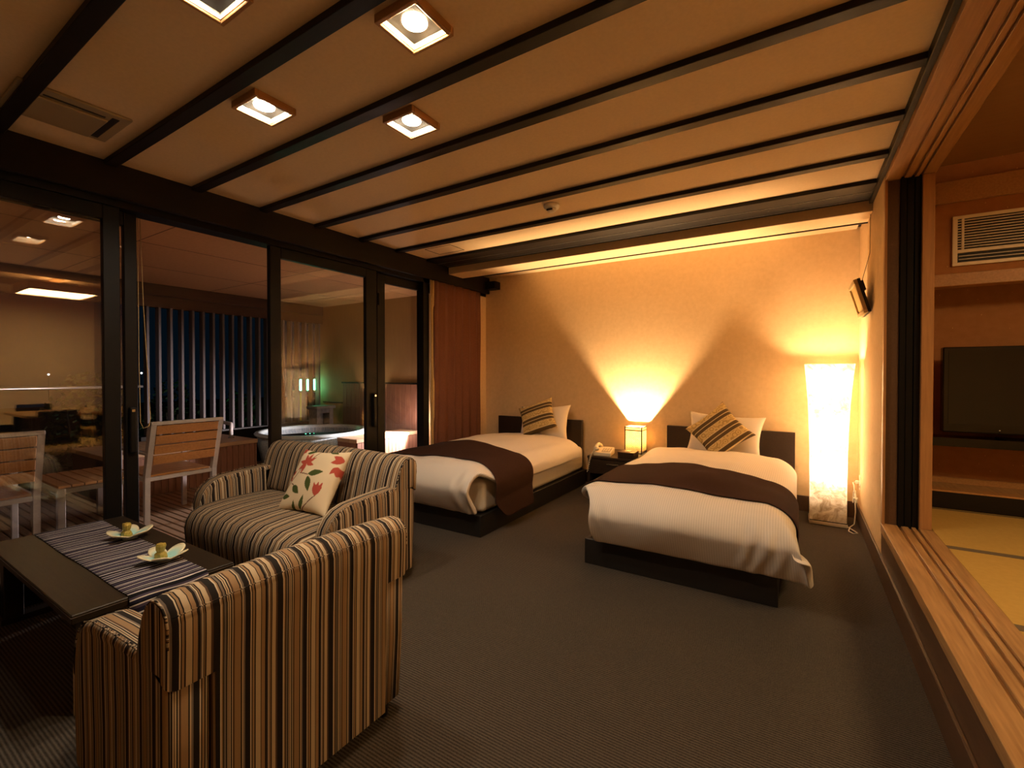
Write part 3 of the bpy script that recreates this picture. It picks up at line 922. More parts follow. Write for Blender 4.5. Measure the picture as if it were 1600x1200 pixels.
def cloth(xc, a, b, W, yf, zt, off=0., seed=0, wr=1., rs=.15, rf=.17):
    """point of a quilt over the bed: a across (0 = centre), b along from the foot edge"""
    hx, ey = W / 2 - .09, yf + .06
    sgn = 1 if a >= 0 else -1
    oa, da = bend(abs(a) - hx, rs, -.10)
    ob, db = bend(-b, rf, .34)
    x = xc + sgn * (min(abs(a), hx) + oa)
    y = ey + max(b, 0) - ob
    drop = (da ** 3 + db ** 3) ** (1 / 3.)
    z = zt - drop
    u = a / hx
    z += .055 * (1 - min(1, u * u)) * sm((b + .1) / .5) * (1 - .5 * sm((b - 1.1) / .5))
    ear = da * db
    x += sgn * ear * .9
    y -= ear * .2
    n1 = noise.noise(Vector((x * 2.6 + seed, y * 2.6, z * 2)))
    n2 = noise.noise(Vector((x * 7 + seed, y * 5, z * 5 + 3)))
    puff = math.sin(math.pi * min(1., db / .40)) * .035 * (1 + .5 * n1)
    y -= puff
    x += sgn * math.sin(math.pi * min(1., da / .26)) * .022
    flat = 1 if drop < .03 else .6
    z += wr * flat * (.020 * n1 + .008 * n2)
    # gathers near the foot corners
    cw = sm(1 - abs(abs(a) - hx - .02) / .22) * sm(db / .12)
    g = (math.sin(a * 75 + db * 22 * sgn + seed + 3 * n1) * .006 + math.sin(a * 38 - db * 16 + 2 * seed) * .006) * cw
    x += sgn * g * .5
    y -= g + .010 * wr * n1 * sm(db / .1)
    if off:
        lift = Vector((sgn * (da > .01) * 1., -(db > .01) * 1., 1. if drop < .12 else .2)).normalized() * off
        x += lift.x; y += lift.y; z += lift.z
    return (x, y, z)

def sheet(name, xc, ar, br, na, nb, W, yf, zt, m, label, cat, group, off=0., seed=0, thick=.03, hem=None, wr=1.):
    vs, uv = [], []
    for i in range(na):
        for j in range(nb):
            s, t = i / (na - 1), j / (nb - 1)
            a = ar[0] + (ar[1] - ar[0]) * s
            b = br[0] + (br[1] - br[0]) * t
            if hem: a, b = hem(a, b, s, t)
            vs.append(cloth(xc, a, b, W, yf, zt, off, seed, wr))
            uv.append((a, b))
    o = mk(name, vs, grid(na, nb), m, None, True, uv)
    sd = o.modifiers.new('thick', 'SOLIDIFY')
    sd.thickness = thick
    sd.offset = 1 if thick < 0 else -1
    sb = o.modifiers.new('soft', 'SUBSURF')
    sb.levels = sb.render_levels = 1
    tag(o, label, cat, group)
    return o

def pillow(name, w, h, t, m, parent=None, n=26, pinch=.11, vc=None, loc=None, rot=None, k=.42, sag=0.):
    vs, uv, cols = [], [], []
    for side in (1, -1):
        for i in range(n):
            for j in range(n):
                u, v = -1 + 2 * i / (n - 1), -1 + 2 * j / (n - 1)
                e = (max(0., 1 - u * u) * max(0., 1 - v * v)) ** k
                x = u * w / 2 * (1 - pinch * (1 - v * v) * abs(u) ** 3)
                z = v * h / 2 * (1 - pinch * (1 - u * u) * abs(v) ** 3)
                wob = .006 * noise.noise(Vector((u * 2, v * 2, side + w * 9)))
                vs.append((x, -side * (t / 2 * e + (wob if e > .1 else 0)), z))
                uv.append((x, z))
                if vc: cols.append(vc(x, z))
    f1 = grid(n, n)
    f2 = [tuple(q + n * n for q in f[::-1]) for f in f1]
    me_o = mk(name, vs, f1 + f2, m, parent, True, uv, True, None, cols if vc else None)
    bm = bmesh.new()
    bm.from_mesh(me_o.data)
    bmesh.ops.remove_doubles(bm, verts=bm.verts, dist=.0004)
    bmesh.ops.recalc_face_normals(bm, faces=bm.faces)
    bm.to_mesh(me_o.data)
    bm.free()
    if loc is not None:
        # mk() moved the origin to the base centre: rotate about the cushion's own centre
        c = me_o.location.copy()
        rm = rot.to_matrix() if hasattr(rot, 'to_matrix') else rot
        me_o.rotation_euler = rm.to_euler()
        me_o.location = Vector(loc) + rm @ c
    return me_o

def euler(lean, roll, yaw=0.):
    """lean back by lean, roll in its own plane, then turn by yaw (degrees)"""
    return Matrix.Rotation(R(yaw), 3, 'Z') @ Matrix.Rotation(R(-lean), 3, 'X') @ Matrix.Rotation(R(-roll), 3, 'Y')

YFOOT = 2.80
def bed(x0, x1, hb, lab, cat='bed'):
    b = root('bed', ((x0 + x1) / 2, 3.8, 0), lab, cat, None)
    box('base_front', (x0, x1, YFOOT, YFOOT + .03, 0, .165), M['bedbase'], b, .003)
    box('base_side', (x0, x0 + .03, YFOOT + .03, 4.82, 0, .165), M['bedbase'], b, .003)
    box('base_side', (x1 - .03, x1, YFOOT + .03, 4.82, 0, .165), M['bedbase'], b, .003)
    box('base_platform', (x0 + .03, x1 - .03, YFOOT + .03, 4.82, .12, .16), M['bedbase'], b)
    box('mattress', (x0 + .02, x1 - .02, YFOOT + .05, 4.81, .165, .43), M['sheet'], b, .05, 4, smooth=True)
    box('headboard', (hb[0], hb[1], 4.83, 4.875, .0, .718), M['darkwood'], b, .003)
    return b
bed(-3.15, -2.04, (-3.235, -2.09), 'dark framed single bed beside the rust red curtain')
bed(-1.19, -.085, (-1.145, -.02), 'dark framed single bed beside the floor lamp')
def hem_round(left, right):
    def f(a, b, s, t):
        k = sm((.22 - b) / .45)
        e = abs(a) - .40
        if e > 0:
            a = math.copysign(.40 + e * (1 - (left if a < 0 else right) * k), a)
        return a, b
    return f
sheet('duvet', -2.595, (-.80, .74), (-.475, 1.66), 76, 96, 1.11, YFOOT, .545, M['linen'], 'white satin striped duvet on the bed by the curtain', 'duvet', 'duvets on the two beds', 0, 1.3, .035, hem_round(.85, .60))
sheet('duvet', -.637, (-.74, .80), (-.47, 1.62), 76, 96, 1.105, YFOOT, .535, M['linen'], 'white satin striped duvet on the bed by the floor lamp', 'duvet', 'duvets on the two beds', 0, 5.1, .035, hem_round(.80, .16))
sheet('bed_throw', -2.595, (-.84, .98), (.02, .60), 76, 26, 1.11, YFOOT, .545, M['runner'], 'dark brown throw across the bed by the curtain', 'bed throw', 'brown throws on the beds', .012, 1.3, .006, hem_round(.85, .60))
sheet('bed_throw', -.637, (-.70, 1.0), (.02, .60), 76, 26, 1.105, YFOOT, .535, M['runner'], 'dark brown throw across the bed by the floor lamp', 'bed throw', 'brown throws on the beds', .012, 5.1, .006, hem_round(.80, .16))
tag(pillow('pillow', .64, .44, .17, M['sheet'], loc=(-2.49, 4.665, .67), rot=euler(20, 4)), 'plump white pillow leaning on the headboard by the curtain', 'pillow', 'white bed pillows')
tag(pillow('pillow', .66, .44, .17, M['sheet'], loc=(-.585, 4.665, .66), rot=euler(20, -3)), 'plump white pillow leaning on the headboard by the floor lamp', 'pillow', 'white bed pillows')
tag(pillow('throw_cushion', .43, .38, .12, M['damask'], loc=(-2.49, 4.51, .755), rot=euler(24, 22)), 'gold and brown striped cushion tilted on the bed by the curtain', 'cushion', 'striped bed cushions')
tag(pillow('throw_cushion', .42, .42, .12, M['damask'], loc=(-.605, 4.50, .725), rot=euler(26, 43)), 'gold and brown striped cushion set cornerwise by the floor lamp', 'cushion', 'striped bed cushions')

# ------------------------------------------------------------------ bedside table and what stands on it
nx0, nx1, ny0, ny1 = -1.835, -1.29, 4.38, 4.915
ns = root('bedside_table', ((nx0 + nx1) / 2, 4.6, 0), 'low espresso bedside table between the beds', 'table')
box('table_top', (nx0, nx1, ny0, ny1, .385, .41), M['darkwood'], ns, .003)
box('side_panel', (nx0 + .005, nx0 + .025, ny0 + .01, ny1, 0, .385), M['darkwood'], ns)
box('side_panel', (nx1 - .025, nx1 - .005, ny0 + .01, ny1, 0, .385), M['darkwood'], ns)
box('back_panel', (nx0 + .025, nx1 - .025, ny1 - .02, ny1, .05, .385), M['darkwood'], ns)
dr = box('drawer', (nx0 + .028, nx1 - .028, ny0, ny1 - .03, .235, .378), M['darkwood'], ns, .003)
box('drawer_handle', (-1.625, -1.50, ny0 - .014, ny0, .335, .347), M['chrome'], dr, .003)
box('shelf', (nx0 + .025, nx1 - .025, ny0 + .015, ny1 - .02, .06, .08), M['darkwood'], ns)
ph = root('telephone', (-1.71, 4.52, .41), 'cream push button telephone on the bedside table', 'telephone', rz=R(8))
bm = bmesh.new()
vv = bmbox(bm, (-.085, .095, -.11, .10, 0, .055), .008, 2)
for v in bm.verts:
    if v.co.z > .03: v.co.z += (v.co.y - .0) * .14
bm_out('phone_body', bm, M['cream'], ph, local=True)
box('keypad', (-.005, .08, -.085, .045, 0, .004), mat('keypad grey', (.30, .26, .19), .5), ph, local=True, mx=Matrix.Translation((0, 0, .052)) @ Matrix.Rotation(R(8), 4, 'X'))
k0 = None
for i in range(3):
    for j in range(4):
        mk_ = Matrix.Translation((0, 0, .052)) @ Matrix.Rotation(R(8), 4, 'X')
        box('key', (.004 + i * .025, .022 + i * .025, -.078 + j * .03, -.058 + j * .03, .004, .009), M['cream'], ph, .001, local=True, mx=mk_)
hs = []
for i in range(13):
    t = i / 12.
    hs.append((-.055, -.115 + .225 * t, .075 + .028 * math.sin(math.pi * t)))
hso = tube('handset', hs, .019, M['cream'], ph, 10, local=True)
for y in (-.095, .09):
    lathe('ear_piece', [(.028, -.03), (.030, -.012), (.02, .006)], (-.055, y, .088), M['cream'], hso, 16, local=True)
cc = []
for i in range(90):
    t = i / 89.
    p = Vector((-.055 - .085 * t, -.10 - .05 * math.sin(t * 3), .07 - .05 * t - .19 * t * t))
    w = i * 1.25
    cc.append(p + Vector((.008 * math.cos(w), .008 * math.sin(w), 0)))
tube('coiled_cord', cc, .0035, M['cream'], ph, 6, local=True)
bx_ = root('control_box', (-1.435, 4.46, .41), 'small dark box with a pale button panel before the lantern lamp', 'box')
box('box_body', (-1.515, -1.355, 4.39, 4.55, .41, .468), M['darkwood'], bx_, .003)
box('box_lid', (-1.518, -1.352, 4.387, 4.553, .468, .476), M['riser'], bx_, .002)
box('button_panel', (-1.455, -1.405, 4.43, 4.51, .476, .482), M['cream'], bx_, .004, 2)

# lantern lamp
lx0, lx1, ly0, ly1, lz0, lz1 = -1.555, -1.37, 4.725, 4.905, .41, .695
la = root('lantern_lamp', (-1.4625, 4.815, .41), 'square woven paper lantern lamp lit on the bedside table', 'lamp')
fr = M['darkwood']
for x in (lx0, lx1 - .01):
    for y in (ly0, ly1 - .01):
        box('post', (x, x + .01, y, y + .01, lz0, lz1), fr, la)
for z in (lz0 + .02, lz1 - .012, lz1 - .045):
    for y in (ly0, ly1 - .008):
        box('crossbar', (lx0 + .01, lx1 - .01, y, y + .008, z, z + .008), fr, la)
    for x in (lx0, lx1 - .008):
        box('crossbar', (x, x + .008, ly0 + .01, ly1 - .01, z, z + .008), fr, la)
uvf = lambda n, v: ((v.x if abs(n.y) > .5 else v.y), v.z)
zb, zt_ = lz0 + .028, lz1 - .004
box('paper_panel', (lx0 + .01, lx1 - .01, ly0 + .002, ly0 + .004, zb, zt_), M['weave'], la, uv=uvf)
box('paper_panel', (lx0 + .01, lx1 - .01, ly1 - .004, ly1 - .002, zb, zt_), M['weave'], la, uv=uvf)
box('paper_panel', (lx0 + .002, lx0 + .004, ly0 + .01, ly1 - .01, zb, zt_), M['weave'], la, uv=uvf)
box('paper_panel', (lx1 - .004, lx1 - .002, ly0 + .01, ly1 - .01, zb, zt_), M['weave'], la, uv=uvf)
box('lamp_base', (lx0 + .01, lx1 - .01, ly0 + .01, ly1 - .01, lz0, lz0 + .012), fr, la)
tube('lamp_socket', [(-1.4625, 4.815, lz0 + .012), (-1.4625, 4.815, .49)], .016, M['dark'], la)
lathe('bulb', [(.010, 0), (.022, .02), (.030, .045), (.024, .068), (0, .078)], (-1.4625, 4.815, .49), emit('warm bulb', WARM, 60.), la, 16)
light('lantern_glow', (-1.4625, 4.815, .572), 205., WARM, .014, la)

# floor lamp: four curved paper sides on a white base
fx, fy = .215, 4.655
fl = root('floor_lamp', (fx, fy, 0), 'tall waisted paper floor lamp glowing beside the bed', 'lamp')
prof = [(0, .128), (.03, .127), (.2, .126), (.4, .127), (.6, .129), (.8, .134), (1.0, .143), (1.15, .153), (1.25, .162), (1.33, .170)]
vs, fs = [], []
for z, hw in prof:
    rc = .012
    ring = []
    for cx, cy, a0 in ((1, 1, 0), (-1, 1, 90), (-1, -1, 180), (1, -1, 270)):
        for k in range(3):
            a = R(a0 + 45 * k)
            ring.append((fx + cx * (hw - rc) + rc * math.cos(a), fy + cy * (hw * .85 - rc) + rc * math.sin(a), z + .035 if z == 0 else max(z, .035)))
    vs += ring
n = 12
for i in range(len(prof) - 1):
    for k in range(n):
        fs.append((i * n + k, i * n + (k + 1) % n, (i + 1) * n + (k + 1) % n, (i + 1) * n + k))
mk('paper_shade', vs, fs, M['washi'], fl, True)
box('lamp_base', (fx - .132, fx + .132, fy - .115, fy + .115, 0, .03), M['white'], fl, .006, 2)
box('base_seam', (fx - .129, fx + .129, fy - .111, fy + .111, .03, .036), M['dark'], fl)
tube('lamp_pole', [(fx, fy, .03), (fx, fy, 1.16)], .008, M['steel'], fl)
for z in (.66, 1.12):
    lathe('bulb', [(0, -.035), (.025, -.02), (.03, 0), (.022, .025), (0, .038)], (fx, fy, z), emit('floor lamp bulb %d' % (z * 100), (1., .70, .38), 12.), fl, 14)
light('shade_glow_low', (fx, fy - .03, .46), 7., (1., .78, .54), .03, fl)
light('shade_glow_middle', (fx, fy - .02, .80), 14., (1., .70, .40), .05, fl)
light('shade_glow_high', (fx, fy - .02, 1.17), 24., (1., .65, .33), .06, fl)
cd = root('lamp_cord', (.40, 4.62, 0), 'white flex looped between floor lamp and wall socket', 'cord')
tube('flex', [(.345, 4.56, .012), (.385, 4.47, .008), (.40, 4.42, .008), (.37, 4.40, .008), (.345, 4.45, .008), (.36, 4.56, .01), (.395, 4.63, .02), (.405, 4.655, .12), (.40, 4.655, .22)], .0042, M['white'], cd)
bun = []
for i in range(60):
    w = i / 59. * math.pi * 2 * 4
    bun.append((.402 + .012 * math.sin(w * .5), 4.655 + .055 * math.sin(w) , .235 + .045 * math.sin(w * 2) * .6 + .03 * math.cos(w)))
tube('flex_bundle', bun, .0042, M['white'], cd)
tube('flex', [(.40, 4.655, .24), (.395, 4.67, .33), (.39, 4.70, .348), (.405, 4.72, .35), (.432, 4.725, .35)], .0042, M['white'], cd)
so = root('wall_socket', (.44, 4.70, .30), 'cream wall socket beside the floor lamp', 'socket')
box('cover_plate', (.434, .44, 4.665, 4.735, .29, .41), M['cream'], so, .002)
box('socket_slot', (.4335, .4345, 4.685, 4.715, .31, .325), M['dark'], so)
box('plug', (.408, .434, 4.712, 4.738, .337, .363), M['white'], so, .004)

# framed plaque leaning out from the right wall
pq = root('hanging_plaque', (.43, 4.24, 1.675), 'tilted gold framed plaque hung high on the narrow wall', 'plaque')
ang = math.atan2(.067, .24)
mp_ = Matrix.Translation((.436, 0, 1.69)) @ Matrix.Rotation(-ang, 4, 'Y')
hh, qa, qb = .25, 4.05, 4.43
box('backing_board', (-.022, -.004, qa, qb, .0, hh), M['blackwood'], pq, mx=mp_)
for b in ((0, .028), (hh - .028, hh)):
    box('frame_bar', (-.046, -.022, qa, qb, b[0], b[1]), M['lining'], pq, .003, mx=mp_)
for y in (qa, qb - .022):
    box('frame_bar', (-.044, -.022, y, y + .022, .028, hh - .028), M['lining'], pq, .002, mx=mp_)
box('panel', (-.032, -.022, qa + .022, qb - .022, .028, hh - .028), noisy('gold paper panel', (.62, .45, .18), (.52, .36, .13), 20, .5), pq, mx=mp_)
box('back_batten', (-.004, .010, qa + .01, qb - .01, hh - .09, hh - .02), M['blackwood'], pq, mx=mp_)
tube('hanging_wire', [(.385, 4.16, 1.915), (.432, 4.17, 2.12), (.434, 4.17, 2.44)], .0018, M['dark'], pq, 5)

# smoke detector, ceiling vent
sd_ = root('smoke_detector', (-1.555, 3.03, 2.44), 'round white smoke detector on the ceiling', 'detector')
lathe('base_ring', [(.058, 2.50), (.060, 2.485), (.052, 2.472), (.0, 2.472)], (-1.555, 3.03, 0), M['white'], sd_, 28)
lathe('sensor_dome', [(.036, 2.472), (.034, 2.455), (.022, 2.445), (0, 2.443)], (-1.555, 3.03, 0), M['white'], sd_, 24)
box('sensor_slot', (-1.578, -1.532, 2.992, 3.0, 2.452, 2.462), M['dark'], sd_)
M['ventplastic'] = mat('tan vent plastic', (.34, .27, .17), .5)
av = root('ceiling_vent', (-2.96, .73, 2.48), 'square cream ceiling vent with dark side slots', 'air vent')
box('cover_frame', (-3.15, -2.78, .53, .925, 2.486, 2.50), M['ventplastic'], av, .004)
box('slot', (-3.115, -2.815, .572, .600, 2.4845, 2.487), M['dark'], av)
box('slot', (-3.115, -2.815, .855, .883, 2.4845, 2.487), M['dark'], av)
box('slot', (-2.845, -2.832, .62, .835, 2.4845, 2.487), M['dark'], av)
box('cover_panel', (-3.125, -2.855, .605, .85, 2.474, 2.486), M['ventplastic'], av, .004)

# recessed square downlights
def downlight(x, y, lab, power, col, warm):
    d = root('downlight', (x, y, 2.49), lab, 'downlight', 'downlights over the sofa corner')
    h = .082
    wd = M['cedar']
    for b in ((x - h - .016, x + h + .016, y - h - .016, y - h), (x - h - .016, x + h + .016, y + h, y + h + .016),
              (x - h - .016, x - h, y - h, y + h), (x + h, x + h + .016, y - h, y + h)):
        box('trim_bar', (*b, 2.468, 2.50), wd, d, .002)
    for b in ((x - h, x + h, y - h, y - h + .004), (x - h, x + h, y + h - .004, y + h), (x - h, x - h + .004, y - h, y + h), (x + h - .004, x + h, y - h, y + h)):
        box('recess_wall', (*b, 2.475, 2.499), M['white'], d)
    box('reflector_plate', (x - h + .004, x + h - .004, y - h + .004, y + h - .004, 2.496, 2.4995), M['beamwood'], d)
    lathe('lamp_face', [(.0, 2.4938), (.044, 2.4940), (.044, 2.4962)], (x, y, 0), emit('downlight face', col, power), d, 24, smooth=False)
    return d
DL = 370.
downlight(-1.622, 1.655, 'square downlight next to the ceiling panel towards the beds', DL, SPOTC, 0)
downlight(-2.115, 1.200, 'square downlight on the window side of its cluster', DL, SPOTC, 0)
downlight(-1.160, 1.200, 'warm bright square downlight on the tatami room side', DL, (1., .70, .40), 1)
downlight(-1.622, .735, 'square downlight farthest from the beds', DL * .22, SPOTC, 0)

# ================================================================== SEATING
def make_seat(name, W, label, cat, zs=1.):
    """striped tub seat; local frame: back at +y, faces -y"""
    s = root(name, (0, 0, 0), label, cat)
    mt = M['stripe']
    ta = .105
    hw = W / 2
    # arms: side profile extruded across
    ap = [(.315, .05), (-.295, .05), (-.305, .20), (-.305, .32), (-.300, .39), (-.283, .445), (-.255, .488), (-.212, .522), (-.15, .543), (0., .556), (.12, .562), (.24, .566), (.335, .568), (.33, .3)]
    for sg in (-1, 1):
        bm = bmesh.new()
        xa, xb = (sg * hw, sg * (hw - ta))
        n = len(ap)
        q = [bm.verts.new((x, y, z * zs)) for x in (xa, xb) for y, z in ap]
        bm.faces.new(q[:n]); bm.faces.new(q[n:])
        for i in range(n):
            j = (i + 1) % n
            bm.faces.new((q[i], q[j], q[n + j], q[n + i]))
        bmesh.ops.recalc_face_normals(bm, faces=bm.faces)
        es = [e for e in bm.edges if abs(e.verts[0].co.x - e.verts[1].co.x) < 1e-4]
        bmesh.ops.bevel(bm, geom=es, offset=.022, segments=4, affect='EDGES', profile=.5)
        arm = bm_out('arm', bm, mt, s, True, (lambda nn, v: (v.x * 1. + .05, v.y) if abs(nn.x) < .28 else (v.y + .013 * math.sin(v.z * 16 + v.y * 7) * (1 if v.y < .1 else .2), v.z)), True)
        pp = [(sg * (hw - .004), y, z * zs + .001) for y, z in ap[2:13]]
        tube('piping', pp, .0022, mt, arm, 6, local=True, uv=lambda nn, v: (v.y, v.z))
    # back: slim flat-backed roll, full height between the arms, standing on the arms at both ends
    bp_ = [(.342, .05), (.345, .30), (.348, .50), (.352, .62), (.352, .672), (.343, .700), (.320, .720), (.288, .727), (.258, .720), (.232, .700),
           (.208, .665), (.188, .615), (.172, .56), (.156, .50), (.135, .42), (.20, .30), (.28, .05)]
    wl = .515
    xs = [(-hw + ta) + (2 * (hw - ta)) * i / 24. for i in range(25)]
    st_x = [(-hw, 1), (-hw + .006, 1), (-hw + .02, 1), (-hw + .06, 1), (-hw + ta, 1)] + [(x, 0) for x in xs] + [(hw - ta, 1), (hw - .06, 1), (hw - .02, 1), (hw - .006, 1), (hw, 1)]
    vs = []
    for x, wing in st_x:
        t = x / hw
        e = max(0., (abs(x) - (hw - .02)) / .02)
        sh = 1 - .10 * e * e
        for y, z in bp_:
            zz = z + .012 * (1 - t * t) * sm((z - .5) / .2)
            if wing: zz = max(zz, wl + (.02 if y < .3 else 0.))
            vs.append((x, .27 + (y - .27) * sh, (.62 + (zz - .62) * sh) * zs))
    n = len(bp_)
    nx = len(st_x)
    fs = [(i * n + k, i * n + (k + 1) % n, (i + 1) * n + (k + 1) % n, (i + 1) * n + k) for i in range(nx - 1) for k in range(n)]
    fs += [tuple(range(n))[::-1], tuple((nx - 1) * n + k for k in range(n))]
    back = mk('backrest', vs, fs, mt, s, True, (lambda nn, v: (v.x, v.z) if abs(nn.x) < .7 else (v.y, v.z)), True)
    bmn = bmesh.new(); bmn.from_mesh(back.data)
    bmesh.ops.recalc_face_normals(bmn, faces=bmn.faces)
    bmn.to_mesh(back.data); bmn.free()
    es_ = back.modifiers.new('edges', 'EDGE_SPLIT'); es_.split_angle = R(50)
    tube('piping', [((-1 + 2 * i / 24.) * (hw - .012), .350, (.693 + .011 * (1 - (-1 + 2 * i / 24.) ** 2)) * zs) for i in range(25)], .0016, mt, back, 6, local=True, uv=lambda nn, v: (v.x, v.z))
    for sg in (-1, 1):
        tube('piping', [(sg * (hw - .004), .27 + (y - .27) * .93, (.62 + (max(z, wl + .01) - .62) * .93) * zs) for y, z in bp_[3:14]], .003, mt, back, 6, local=True, uv=lambda nn, v: (v.z, v.y))
    # seat: thick cushion that rolls over the front
    sx = hw - ta - .003
    sp2 = [(.14, .10), (-.37, .08), (-.405, .16), (-.415, .28), (-.405, .325), (-.380, .368), (-.33, .393), (-.22, .405), (-.08, .408), (.08, .405), (.16, .40)]
    nx2 = 25
    vs = []
    for i in range(nx2):
        t = -1 + 2 * i / (nx2 - 1)
        e = max(0., (abs(t) * sx - (sx - .03)) / .03)
        for y, z in sp2:
            f = 1 - .10 * e * e
            vs.append((t * sx, .0 + (y if y > 0 else y * (1 - .05 * e * e)), (.10 + (z + .012 * (1 - t * t) * (z > .3) - .10) * f) * zs))
    n = len(sp2)
    fs = [(i * n + k, (i + 1) * n + k, (i + 1) * n + (k + 1) % n, i * n + (k + 1) % n) for i in range(nx2 - 1) for k in range(n)]
    fs += [tuple(range(n)), tuple((nx2 - 1) * n + k for k in range(n))[::-1]]
    mk('seat_cushion', vs, fs, mt, s, True, (lambda nn, v: (v.x + .07, v.z) if abs(nn.x) < .7 else (v.y, v.z)), True)
    for x in (-hw + .07, hw - .07):
        for y in (-.26, .29):
            lathe('leg', [(.018, 0), (.024, .055)], (x, y, 0), M['blackwood'], s, 12, local=True)
    return s
sofa = make_seat('loveseat', 1.40, 'striped two seat sofa with a floral cushion before the window', 'sofa', 1.02)
sofa.location = (-2.70, 1.73, 0)
arm_ = make_seat('armchair', .765, 'striped armchair with its back to the carpet walkway', 'armchair', .985)
arm_.location = (-1.575, .842, 0)
arm_.rotation_euler = (0, 0, R(-90))

# floral print of the sofa cushion, drawn as shapes
def petal(px, pz, x, z, ang, l, w):
    c_, s_ = math.cos(ang), math.sin(ang)
    u, v = (px - x) * c_ + (pz - z) * s_, -(px - x) * s_ + (pz - z) * c_
    if u < 0 or u > l: return False
    t = u / l
    return abs(v) < w * math.sin(math.pi * t ** .8) * .5
RED, GRN, CRM, STM = (.42, .075, .05), (.060, .085, .022), (.70, .58, .40), (.16, .07, .05)
flowers = [((-.075, .095), [80, 35, 350, 265, 225, 170, 120], .072, .026), ((.185, .135), [165, 200], .075, .035), ((.17, .09), [240, 275], .06, .03),
           ((.105, -.10), [75, 95, 115], .085, .030), ((-.165, .01), [50, 95, 260, 300], .045, .022), ((-.20, .20), [0, 330, 300], .06, .04)]
leaves = [(-.125, .165, 18, .085, .032), (.05, .195, -14, .085, .03), (-.01, .025, 12, .11, .040), (-.005, .01, -62, .105, .044), (-.105, -.055, -30, .085, .042),
          (-.175, -.125, 4, .075, .032), (.005, -.185, 84, .085, .030), (-.045, -.21, 100, .075, .026)]
stems = [((-.19, -.12), (-.075, .09)), ((-.06, .09), (-.01, .19)), ((-.01, .02), (-.09, .03)), ((.105, -.10), (.0, -.20)), ((-.1, -.05), (-.13, -.04))]
def print_col(x, z):
    for (c, angs, l, w) in flowers:
        for a in angs:
            if petal(x, z, c[0], c[1], R(a), l, w): return RED
    for (lx, lz, a, l, w) in leaves:
        if petal(x, z, lx, lz, R(a), l, w): return GRN
    for (p, q) in stems:
        d = Vector(q) - Vector(p)
        t = max(0, min(1, (Vector((x, z)) - Vector(p)).dot(d) / d.length_squared))
        if (Vector((x, z)) - Vector(p) - d * t).length < .003: return STM
    return CRM
tag(pillow('floral_cushion', .40, .415, .13, M['print'], n=130, vc=print_col, loc=(-2.525, 1.735, .585), rot=euler(33, 2, 6)), 'cream cushion printed with red flowers leaning in the loveseat', 'cushion')

# ================================================================== COFFEE TABLE
ct = root('coffee_table', (-2.78, .795, 0), 'long dark coffee table under the striped runner', 'table')
box('table_top', (-3.42, -2.155, .525, 1.07, .365, .40), M['tablewood'], ct, .003)
box('edge_highlight', (-3.42, -2.1545, .524, 1.071, .389, .391), M['steel'], ct)  # thin steel strip standing in for the highlight along the table top edge
box('apron', (-3.36, -2.215, .60, .625, .30, .365), M['blackwood'], ct)
box('apron', (-3.36, -2.215, .97, .995, .30, .365), M['blackwood'], ct)
for x in (-3.39, -2.27):
    box('leg', (x, x + .07, .555, 1.04, 0, .03), M['blackwood'], ct, .003)
    for y in (.565, .965):
        box('leg', (x, x + .07, y, y + .07, .03, .365), M['blackwood'], ct, .003)
# runner lies along the top and falls over the end
vs, uv = [], []
nu, nv = 70, 10
for i in range(nu):
    s = -3.405 + (1.405 + .13) * i / (nu - 1)
    for j in range(nv):
        y = .688 + .275 * j / (nv - 1)
        d = s + 2.160
        x, z = s, .4025
        if d > 0:
            o_, dn = bend(d, .012, .0)
            x, z = -2.160 + o_ + .012 * sm(dn / .1) * math.sin(j * 1.2), .4025 - dn
        vs.append((x, y + .002 * math.sin(s * 9), z + .0008 * math.sin(s * 40 + j)))
        uv.append((s + .004 * math.sin(j * .8), y))
o = mk('table_runner', vs, grid(nu, nv), M['navy'], None, True, uv)
sdm = o.modifiers.new('thick', 'SOLIDIFY')
sdm.thickness = .002
sdm.offset = 1
tag(o, 'navy and white striped runner laid along the coffee table', 'table runner')
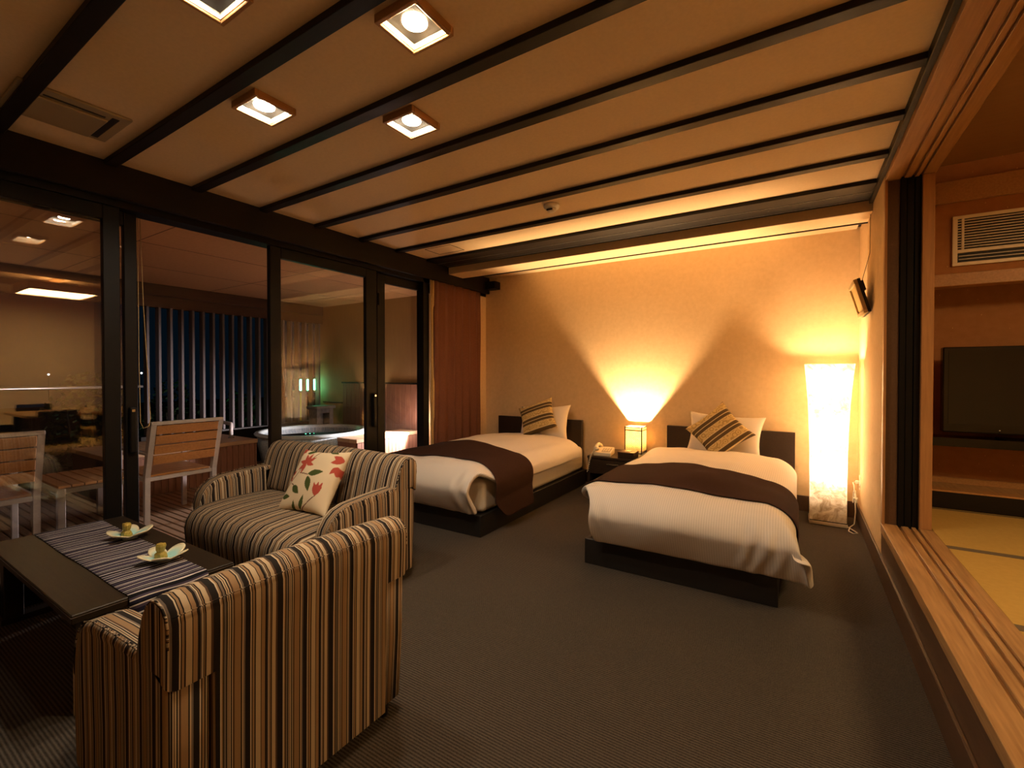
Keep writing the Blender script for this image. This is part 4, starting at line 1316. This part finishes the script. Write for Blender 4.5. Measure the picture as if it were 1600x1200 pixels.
# flower-shaped plates, each with a wrapped sweet
def plate(x, y, rz, lab):
    p = root('flower_plate', (x, y, .404), lab, 'plate', 'flower plates on the runner', rz=R(rz))
    vs, cols, nr, na_ = [], [], 7, 60
    for i in range(nr):
        t = i / (nr - 1.)
        for k in range(na_):
            a = 2 * math.pi * k / na_
            lobe = .56 + .44 * abs(math.cos(2.5 * a)) ** .8
            r_ = .098 * t * (1 + (lobe - 1) * t)
            z = .006 + .030 * t ** 1.6 * (.45 + .75 * abs(math.cos(2.5 * a)))
            vs.append((r_ * math.cos(a), r_ * math.sin(a), z))
            f = sm((t - .45) / .5)
            cols.append(tuple((1 - f) * c1 + f * c2 for c1, c2 in zip((.36, .68, .68), (.76, .70, .48))))
    fs = [(i * na_ + k, i * na_ + (k + 1) % na_, (i + 1) * na_ + (k + 1) % na_, (i + 1) * na_ + k) for i in range(nr - 1) for k in range(na_)]
    o = mk('dish', vs, fs, M['petalglaze'], p, True, None, True, None, cols)
    q = o.modifiers.new('thick', 'SOLIDIFY')
    q.thickness = .005
    q.offset = -1
    lathe('foot', [(.030, 0), (.032, .010), (.02, .012)], (0, 0, 0), M['stone'], p, 20, local=True)
    return p
def sweet(x, y, rz, lab):
    w = root('wrapped_sweet', (x, y, .411), lab, 'sweet', 'wrapped sweets on the plates', rz=R(rz))
    vs, fs = [], []
    secs = [(0., .019), (.012, .024), (.028, .021), (.036, .013), (.044, .016), (.062, .019), (.072, .016)]
    rnd = random.Random(int(x * 1000))
    for z, h in secs:
        for k in range(12):
            a = 2 * math.pi * k / 12
            q = h * (1.12 if k % 3 else .96) * rnd.uniform(.9, 1.1)
            vs.append((q * math.cos(a), q * math.sin(a) * .85, z + rnd.uniform(-.001, .001) * (z > 0) ))
    for i in range(len(secs) - 1):
        for k in range(12):
            fs.append((i * 12 + k, i * 12 + (k + 1) % 12, (i + 1) * 12 + (k + 1) % 12, (i + 1) * 12 + k))
    fs += [tuple(range(12))[::-1], tuple((len(secs) - 1) * 12 + k for k in range(12))]
    mk('wrapped_body', vs[:48], [f for f in fs if max(f) < 48], M['sweet'], w, False, None, True)
    mk('wrapper_twist', vs[36:], [tuple(q - 36 for q in f) for f in fs if min(f) >= 36], M['sweet'], w, False, None, True)
plate(-2.905, .935, 15, 'turquoise flower plate with a sweet towards the window end')
plate(-2.425, .905, 40, 'turquoise flower plate with a sweet towards the draped runner end')
sweet(-2.915, .925, 10, 'yellow wrapped sweet on the plate towards the window')
sweet(-2.435, .895, 30, 'yellow wrapped sweet on the plate towards the draped runner end')
